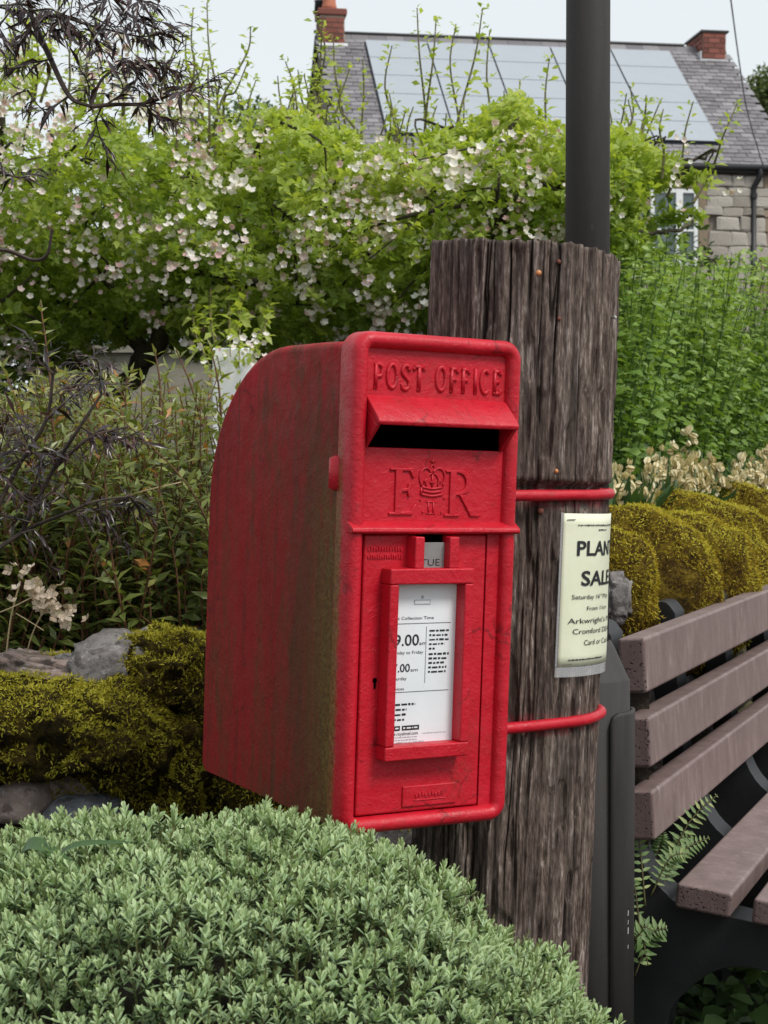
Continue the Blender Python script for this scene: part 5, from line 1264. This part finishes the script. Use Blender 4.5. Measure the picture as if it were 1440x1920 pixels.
# ------------------------------------------------------------------ far trees and hedge
def crown_tree(name, label, c, rad, n, size, mat, trunk_r, seed, clump=.42, tm=LEAF4):
    c = np.asarray(c, float); rad = np.asarray(rad, float); g = bed_z(c[0], c[1])
    t = thing(name, label, 'tree' if 'tree' in name else 'shrub', (c[0], c[1], g))
    d = rand_dirs(n * 3); r = RNG.random(n * 3) ** .45; p = c + d * rad * (r * (1 + (fbm(d * 2.5 + seed, seed) - .5) * .7))[:, None]
    p = p[fbm(p * (1.8 / rad.max()) * 2.2 + seed, seed + 3) > clump][:n]; k = len(p)
    dd = nrm((p - c) / rad * .6 + rand_dirs(k) + np.array([0, 0, .1]))
    scatter('crown', tm, p, frames(dd, nrm(np.array([0, -.3, 1.]) + RNG.normal(0, .5, (k, 3)))), size * RNG.uniform(.7, 1.3, k), mat, t, np.clip(.3 + (p[:, 2] - c[2]) / rad[2] * .25 + RNG.normal(0, .2, k), 0, 1))
    tubes = [(smooth_path([(c[0], c[1], g), (c[0] + .05, c[1], (g + c[2]) / 2), tuple(c)], 4), np.linspace(trunk_r, trunk_r * .5, 9))]
    for k in range(8):
        dd = rand_dirs(1, .1, .9)[0]; e = c + dd * rad * .9; tubes.append((smooth_path([c - [0, 0, rad[2] * .4], (c + e) / 2, e], 4), np.linspace(trunk_r * .4, trunk_r * .1, 9)))
    join_tubes(tubes, 6).out('trunk', M['bark'], t); return t
def at(px, py, Y): return P(px, py, Y)
crown_tree('hillside_tree', 'rounded green tree on the hillside right of the slate roof', at(1475, 262, 60), (1.9, 2.5, 2.6), 12000, .17, M['far_leaf'], .2, 3, .36)
crown_tree('hillside_tree', 'small loose tree rising above the hillside beside the cable', at(1436, 172, 57), (.70, .8, .9), 700, .20, M['far_leaf'], .08, 5, .40)
crown_tree('background_shrub', 'hazy green shrub behind the apple tree at the left end of the house', at(490, 330, 21), (1.05, 1.2, .95), 9000, .075, M['hedge_leaf'], .05, 8, .34)
crown_tree('background_shrub', 'dark shrub behind the apple tree below the solar panels', at(900, 520, 11), (1.5, 1.0, .85), 14000, .060, M['hedge_leaf'], .05, 9, .30)
crown_tree('background_shrub', 'dark shrub behind the apple tree left of the wooden post', at(560, 560, 10.5), (.95, .8, .80), 9000, .060, M['hedge_leaf'], .05, 10, .30)
crown_tree('background_shrub', 'dark shrub behind the apple tree at the left edge', at(-60, 560, 9.5), (.75, .8, .75), 8000, .060, M['hedge_leaf'], .05, 12, .30)

# ------------------------------------------------------------------ garden room and white board seen under the branches
gb = P(300, 760, 9.3); gbz = float(bed_z(gb[0], 9.3))
room = thing('garden_room', 'low garden room with blue grey glazing behind the apple trunk', 'garden room', (gb[0], 9.3, gbz))
xL, xR = P(60, 700, 9.3)[0], P(440, 700, 9.3)[0]; zs = P(200, 662, 9.3)[2]; zt_ = P(200, 500, 9.3)[2]
mb = MB().box((xL, 9.3, gbz - .1), (xR, 9.5, zs)); mb.out('plinth_wall', M['cream_wall'], room)
mb = MB().box((xL - .03, 9.26, zs + .001), (xR + .03, 9.52, zs + .04)); mb.out('sill', M['cream_wall'], room)
for i in range(5):
    x = xL + (xR - xL) * i / 4; mb = MB().box((x - .03, 9.31, zs + .041), (x + .03, 9.39, zt_)); mb.out('mullion', M['grey_frame'], room)
    if i < 4: mb = MB().box((x + .031, 9.34, zs + .041), (x + (xR - xL) / 4 - .031, 9.35, zt_)); mb.out('pane', M['glass'], room)
mb = MB().box((xL - .05, 9.28, zt_ + .001), (xR + .05, 9.45, zt_ + .10)); mb.out('head_rail', M['grey_frame'], room)
mb = MB().prism([(xL - .06, 9.25, zt_ + .102), (xL - .06, 11.5, zt_ + .45), (xL - .06, 11.5, zt_ + .52), (xL - .06, 9.25, zt_ + .16)], (xR - xL + .12, 0, 0)); mb.out('roof', M['slate'], room)
mb = MB().box((xL, 9.5, gbz - .1), (xL + .1, 11.4, zt_ + .1)).box((xR - .1, 9.5, gbz - .1), (xR, 11.4, zt_ + .1)); mb.out('side_wall', M['cream_wall'], room, kind='stuff')
bc = P(436, 745, 4.9); bz = float(bed_z(bc[0], 4.9))
board = thing('white_board', 'bright white board standing behind the post box under the blossom', 'board', (bc[0], 4.9, bz))
x0, x1 = P(398, 700, 4.9)[0], P(476, 700, 4.9)[0]; z1_ = P(436, 652, 4.9)[2]
o = MB().box((x0, 4.9, bz + .12), (x1, 4.925, z1_)).out('panel', M['white_board'], board); bevel(o, .006)
for x in (x0 + .02, x1 - .045): MB().box((x, 4.926, bz - .02), (x + .025, 4.945, z1_ - .03)).out('leg', M['white_board'], board)

# ------------------------------------------------------------------ apple tree in blossom
TY = 6.0; tb_ = P(215, 760, TY); tz = float(bed_z(tb_[0], TY))
apple = thing('apple_tree', 'spreading apple tree in pale pink and white blossom', 'tree', (tb_[0] - .05, TY, tz))
top_env = [(-500, 210), (-200, 130), (0, 90), (120, 110), (200, 130), (300, 130), (380, 190), (440, 265), (520, 250), (600, 240), (700, 280), (800, 290), (880, 270), (960, 245), (1040, 235), (1150, 250), (1250, 245), (1330, 285), (1400, 340)]
bot_env = [(-500, 640), (-50, 640), (0, 720), (90, 700), (160, 680), (250, 640), (330, 665), (400, 690), (520, 690), (760, 680), (900, 620), (1100, 550), (1170, 500), (1230, 480), (1300, 460), (1345, 400), (1400, 345)]
def crown_pts(n, shell=False):
    px = RNG.uniform(-430, 1365, n); t_ = lerp_tab(px, top_env) + (fbm(np.stack([px / 95, 0 * px, 0 * px], 1), 91, 2) - .5) * 140; b_ = lerp_tab(px, bot_env); u = RNG.random(n)
    y = t_ + (b_ - t_) * u
    half = .95 * np.sqrt(np.clip(1 - (2 * u - 1) ** 2, 0.03, 1)) * np.clip((1420 - px) / 350, .25, 1)
    w_ = RNG.uniform(-1, 1, n) if not shell else np.where(RNG.random(n) < .75, -RNG.uniform(.55, 1.02, n), RNG.uniform(-.5, 1, n))
    base = np.array([P(a, b, TY) for a, b in zip(px, y)]); base[:, 1] += half * w_
    return base, px, u
cp, px, u = crown_pts(64000)
den = fbm(cp * 4.2, 51, 3) - np.where((px > -60) & (px < 430) & (u < .36), .155 - .2 * np.maximum(u - .2, 0), 0) - np.where((px < 380) & (u > .80), .03, 0) - np.clip((.30 - u) / .30, 0, 1) * .15 - np.clip((px - 1120) / 90, 0, 1) * .105 + .03 * np.sin(u * 3.1)
pyc = 875 - (cp[:, 2] - 1.1) / TY * F; den = den - np.where((px > 1195) & (px < 1420) & (pyc > 338), .14, 0)
m_ = den > .460; cp, u_c = cp[m_][:22000], u[m_][:22000]
# wood: trunk, limbs, and a branch to every part of the crown
trunk = [([(195, 800), (225, 735), (275, 670), (310, 610), (322, 575)], .046), ([(322, 575), (318, 545), (345, 515), (400, 480)], .042), ([(400, 480), (520, 450), (640, 430), (760, 415)], .026), ([(322, 575), (380, 548), (440, 530), (540, 535)], .026),
         ([(275, 670), (230, 610), (180, 590), (110, 560)], .030), ([(110, 560), (30, 520), (-80, 470), (-200, 430)], .022), ([(225, 735), (150, 690), (60, 670), (-60, 640)], .030), ([(180, 590), (150, 500), (110, 400), (100, 250)], .018), ([(345, 515), (330, 420), (300, 330), (290, 240)], .018),
         ([(760, 415), (880, 380), (1000, 370), (1120, 330)], .017), ([(640, 430), (720, 340), (800, 280), (850, 240)], .013), ([(760, 415), (850, 480), (950, 500), (1080, 480)], .014), ([(1120, 330), (1200, 310), (1290, 300), (1350, 280)], .009), ([(1000, 370), (1120, 420), (1230, 440), (1300, 420)], .010), ([(520, 450), (500, 370), (490, 300)], .012), ([(110, 560), (60, 450), (20, 330), (0, 200)], .014)]
wood = []; nodes = []
for pts, r_ in trunk:
    yy = TY + np.cumsum(RNG.normal(0, .06, len(pts))) * (r_ < .03)
    p = smooth_path([P(a, b, TY) + [0, y_ - TY, 0] for (a, b), y_ in zip(pts, yy)], 6); p[1:-1] += RNG.normal(0, .006, (len(p) - 2, 3)); wood.append((p, np.linspace(r_, r_ * .62, len(p)))); nodes += list(p[3:])
nodes = np.array(nodes)
tw = []
for i in RNG.choice(len(cp), 420, replace=False):
    e = cp[i]; j = np.argmin(np.linalg.norm(nodes - e, axis=1) + RNG.random(len(nodes)) * .15); s_ = nodes[j]
    if np.linalg.norm(e - s_) < .08: continue
    p = smooth_path([s_, s_ * .5 + e * .5 + RNG.normal(0, .05, 3) + [0, 0, .04], e], 4); tw.append((p, np.linspace(.0085 if np.linalg.norm(e - s_) > .5 else .006, .0022, len(p))))
    if i % 3 == 0: nodes = np.vstack([nodes, p[3:]])
tv = join_tubes(wood, 9); tv.out('trunk', M['bark'], apple, True); join_tubes(tw, 5).out('branch', M['bark'], apple, True, kind='stuff')
# rosettes of leaves
def rosette(seed, n_=6):
    r = np.random.default_rng(seed); parts = []
    for k in range(n_):
        a = k * 2.4 + r.normal(0, .3); el = r.uniform(.1, 1.0); dx = np.array([math.cos(a) * math.cos(el), math.sin(a) * math.cos(el), math.sin(el)]); parts.append((LEAF4, frames(dx[None], np.array([[0, 0, 1.]]) + r.normal(0, .3, (1, 3)))[0], r.uniform(.75, 1.15), (0, 0, .08 * k)))
    return merge_tmpl(parts)
k = len(cp); axd = nrm(rand_dirs(k) * .8 + np.array([0, -.25, .9]))
val = np.clip(.82 - u_c * .40 + (fbm(cp * 4, 61) - .5) * .5 + RNG.normal(0, .13, k), 0, 1)  # rosettes darken down the crown, light from above put into leaf colour
third = np.arange(k) % 3
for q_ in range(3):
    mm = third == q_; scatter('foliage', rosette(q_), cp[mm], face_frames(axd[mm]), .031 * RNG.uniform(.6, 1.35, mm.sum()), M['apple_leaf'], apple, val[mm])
# upright shoots above the crown
sh = [(600, 250, 605, 35), (620, 260, 588, 20), (640, 280, 625, 75), (668, 290, 655, 130), (690, 300, 680, 110), (720, 310, 735, 85), (745, 300, 730, 175), (790, 300, 782, 15), (800, 300, 818, 30), (850, 320, 855, 45), (830, 310, 905, 15), (880, 300, 918, 60), (940, 260, 945, 170), (1000, 280, 1030, 110), (960, 280, 975, 150), (380, 240, 362, 15), (400, 240, 388, 5), (395, 200, 470, 50), (420, 190, 465, 115), (440, 260, 480, 150), (540, 260, 535, 115), (575, 250, 570, 140), (470, 270, 455, 200), (1150, 300, 1175, 175), (1180, 300, 1240, 185), (1250, 300, 1300, 190), (1300, 310, 1382, 195), (1100, 290, 1140, 190), (560, 300, 598, 210), (655, 300, 612, 180), (700, 320, 760, 210), (300, 250, 310, 100), (250, 260, 225, 120), (150, 250, 140, 90), (40, 220, 60, 60), (10, 200, 15, 70), (330, 240, 345, 110), (1060, 300, 1090, 215), (900, 320, 870, 190), (770, 330, 775, 200)]
for i in range(75):
    a = RNG.uniform(-200, 1330); b = lerp_tab(a, top_env) + 20; hgt__ = RNG.uniform(40, 130) * (1.25 if 580 < a < 780 else 1); sh.append((a, b, a + RNG.normal(0, 22), b - hgt__))
paths = []; st = []
for a, b, c, d_ in sh:
    Y = TY + RNG.uniform(-.35, .35); A__, B__ = P(a, b + 70, Y), P(c, d_, Y); p = smooth_path([A__, A__ * .6 + B__ * .4 + RNG.normal(0, .018, 3), A__ * .25 + B__ * .75 + RNG.normal(0, .014, 3), B__], 5); paths.append(p); st.append((p, np.linspace(.0060, .0022, len(p))))
for a, b, c, d_ in ((395, 600, 415, 705), (450, 590, 448, 690), (500, 600, 474, 668), (365, 620, 395, 690), (430, 600, 432, 668)):
    p = smooth_path([P(a, b - 60, 5.35), P(a, b, 5.1), P(c, d_, 4.80)], 5); paths.append(p); st.append((p, np.linspace(.005, .0018, len(p))))
ps, ds, sz = leaves_on(paths, .036, .08, 4, .5, (.028, .062), .40); k = len(ps); kp = RNG.random(k) > .22; ps, ds, sz = ps[kp], ds[kp], sz[kp]; k = len(ps); ps = ps + RNG.normal(0, .010, (k, 3))
scatter('foliage', LEAF4, ps, frames(ds, nrm(np.array([0, -.4, 1.]) + RNG.normal(0, .4, (k, 3)))), sz, M['apple_leaf'], apple, np.clip(RNG.normal(.78, .14, k), 0, 1))
join_tubes(st, 5).out('shoot', M['twig_green'], apple, kind='stuff')
# blossom in clusters
bp, px, u = crown_pts(10000, True); wgt = np.interp(px, [-400, 60, 300, 560, 700, 900, 1060, 1150, 1360], [.8, .95, .85, .9, 1., .7, .30, .08, .02]) * np.where(u < .25, np.where(px < 420, 1.0, .45), 1.0)
m_ = (fbm(bp * 5.5, 71, 2) > .44) & (RNG.random(len(bp)) < wgt); bp = bp[m_]; bp = bp[RNG.permutation(len(bp))][:1000]
fp = []; 
for c in bp:
    nfl = RNG.integers(3, 7); fp.append(c + RNG.normal(0, .021, (nfl, 3)) + [0, -.035, 0])
fp = np.vstack(fp); k = len(fp); fd = nrm(rand_dirs(k) * .9 + np.array([0, -.9, .45]))
scatter('blossom', FL5, fp, face_frames(fd), .0152 * RNG.uniform(.7, 1.25, k), M['petal'], apple, np.clip(RNG.normal(.52, .27, k), 0, 1))
big = np.vstack([P(425, 655, 4.82) + RNG.normal(0, 1, (12, 3)) * [.055, .03, .025], P(470, 640, 4.82) + RNG.normal(0, 1, (10, 3)) * [.04, .03, .02], P(862, 300, 5.15) + RNG.normal(0, 1, (16, 3)) * [.035, .03, .028], P(862, 345, 5.12) + RNG.normal(0, 1, (14, 3)) * [.035, .03, .02], P(455, 340, 5.2) + RNG.normal(0, 1, (9, 3)) * [.025, .02, .02]]); k = len(big)
scatter('blossom', FL5, big, face_frames(nrm(rand_dirs(k) * .8 + np.array([0, -.9, .5]))), np.where(np.arange(k) < 22, .014, .024) * RNG.uniform(.7, 1.2, k), M['petal'], apple, np.clip(RNG.normal(.75, .2, k), 0, 1))
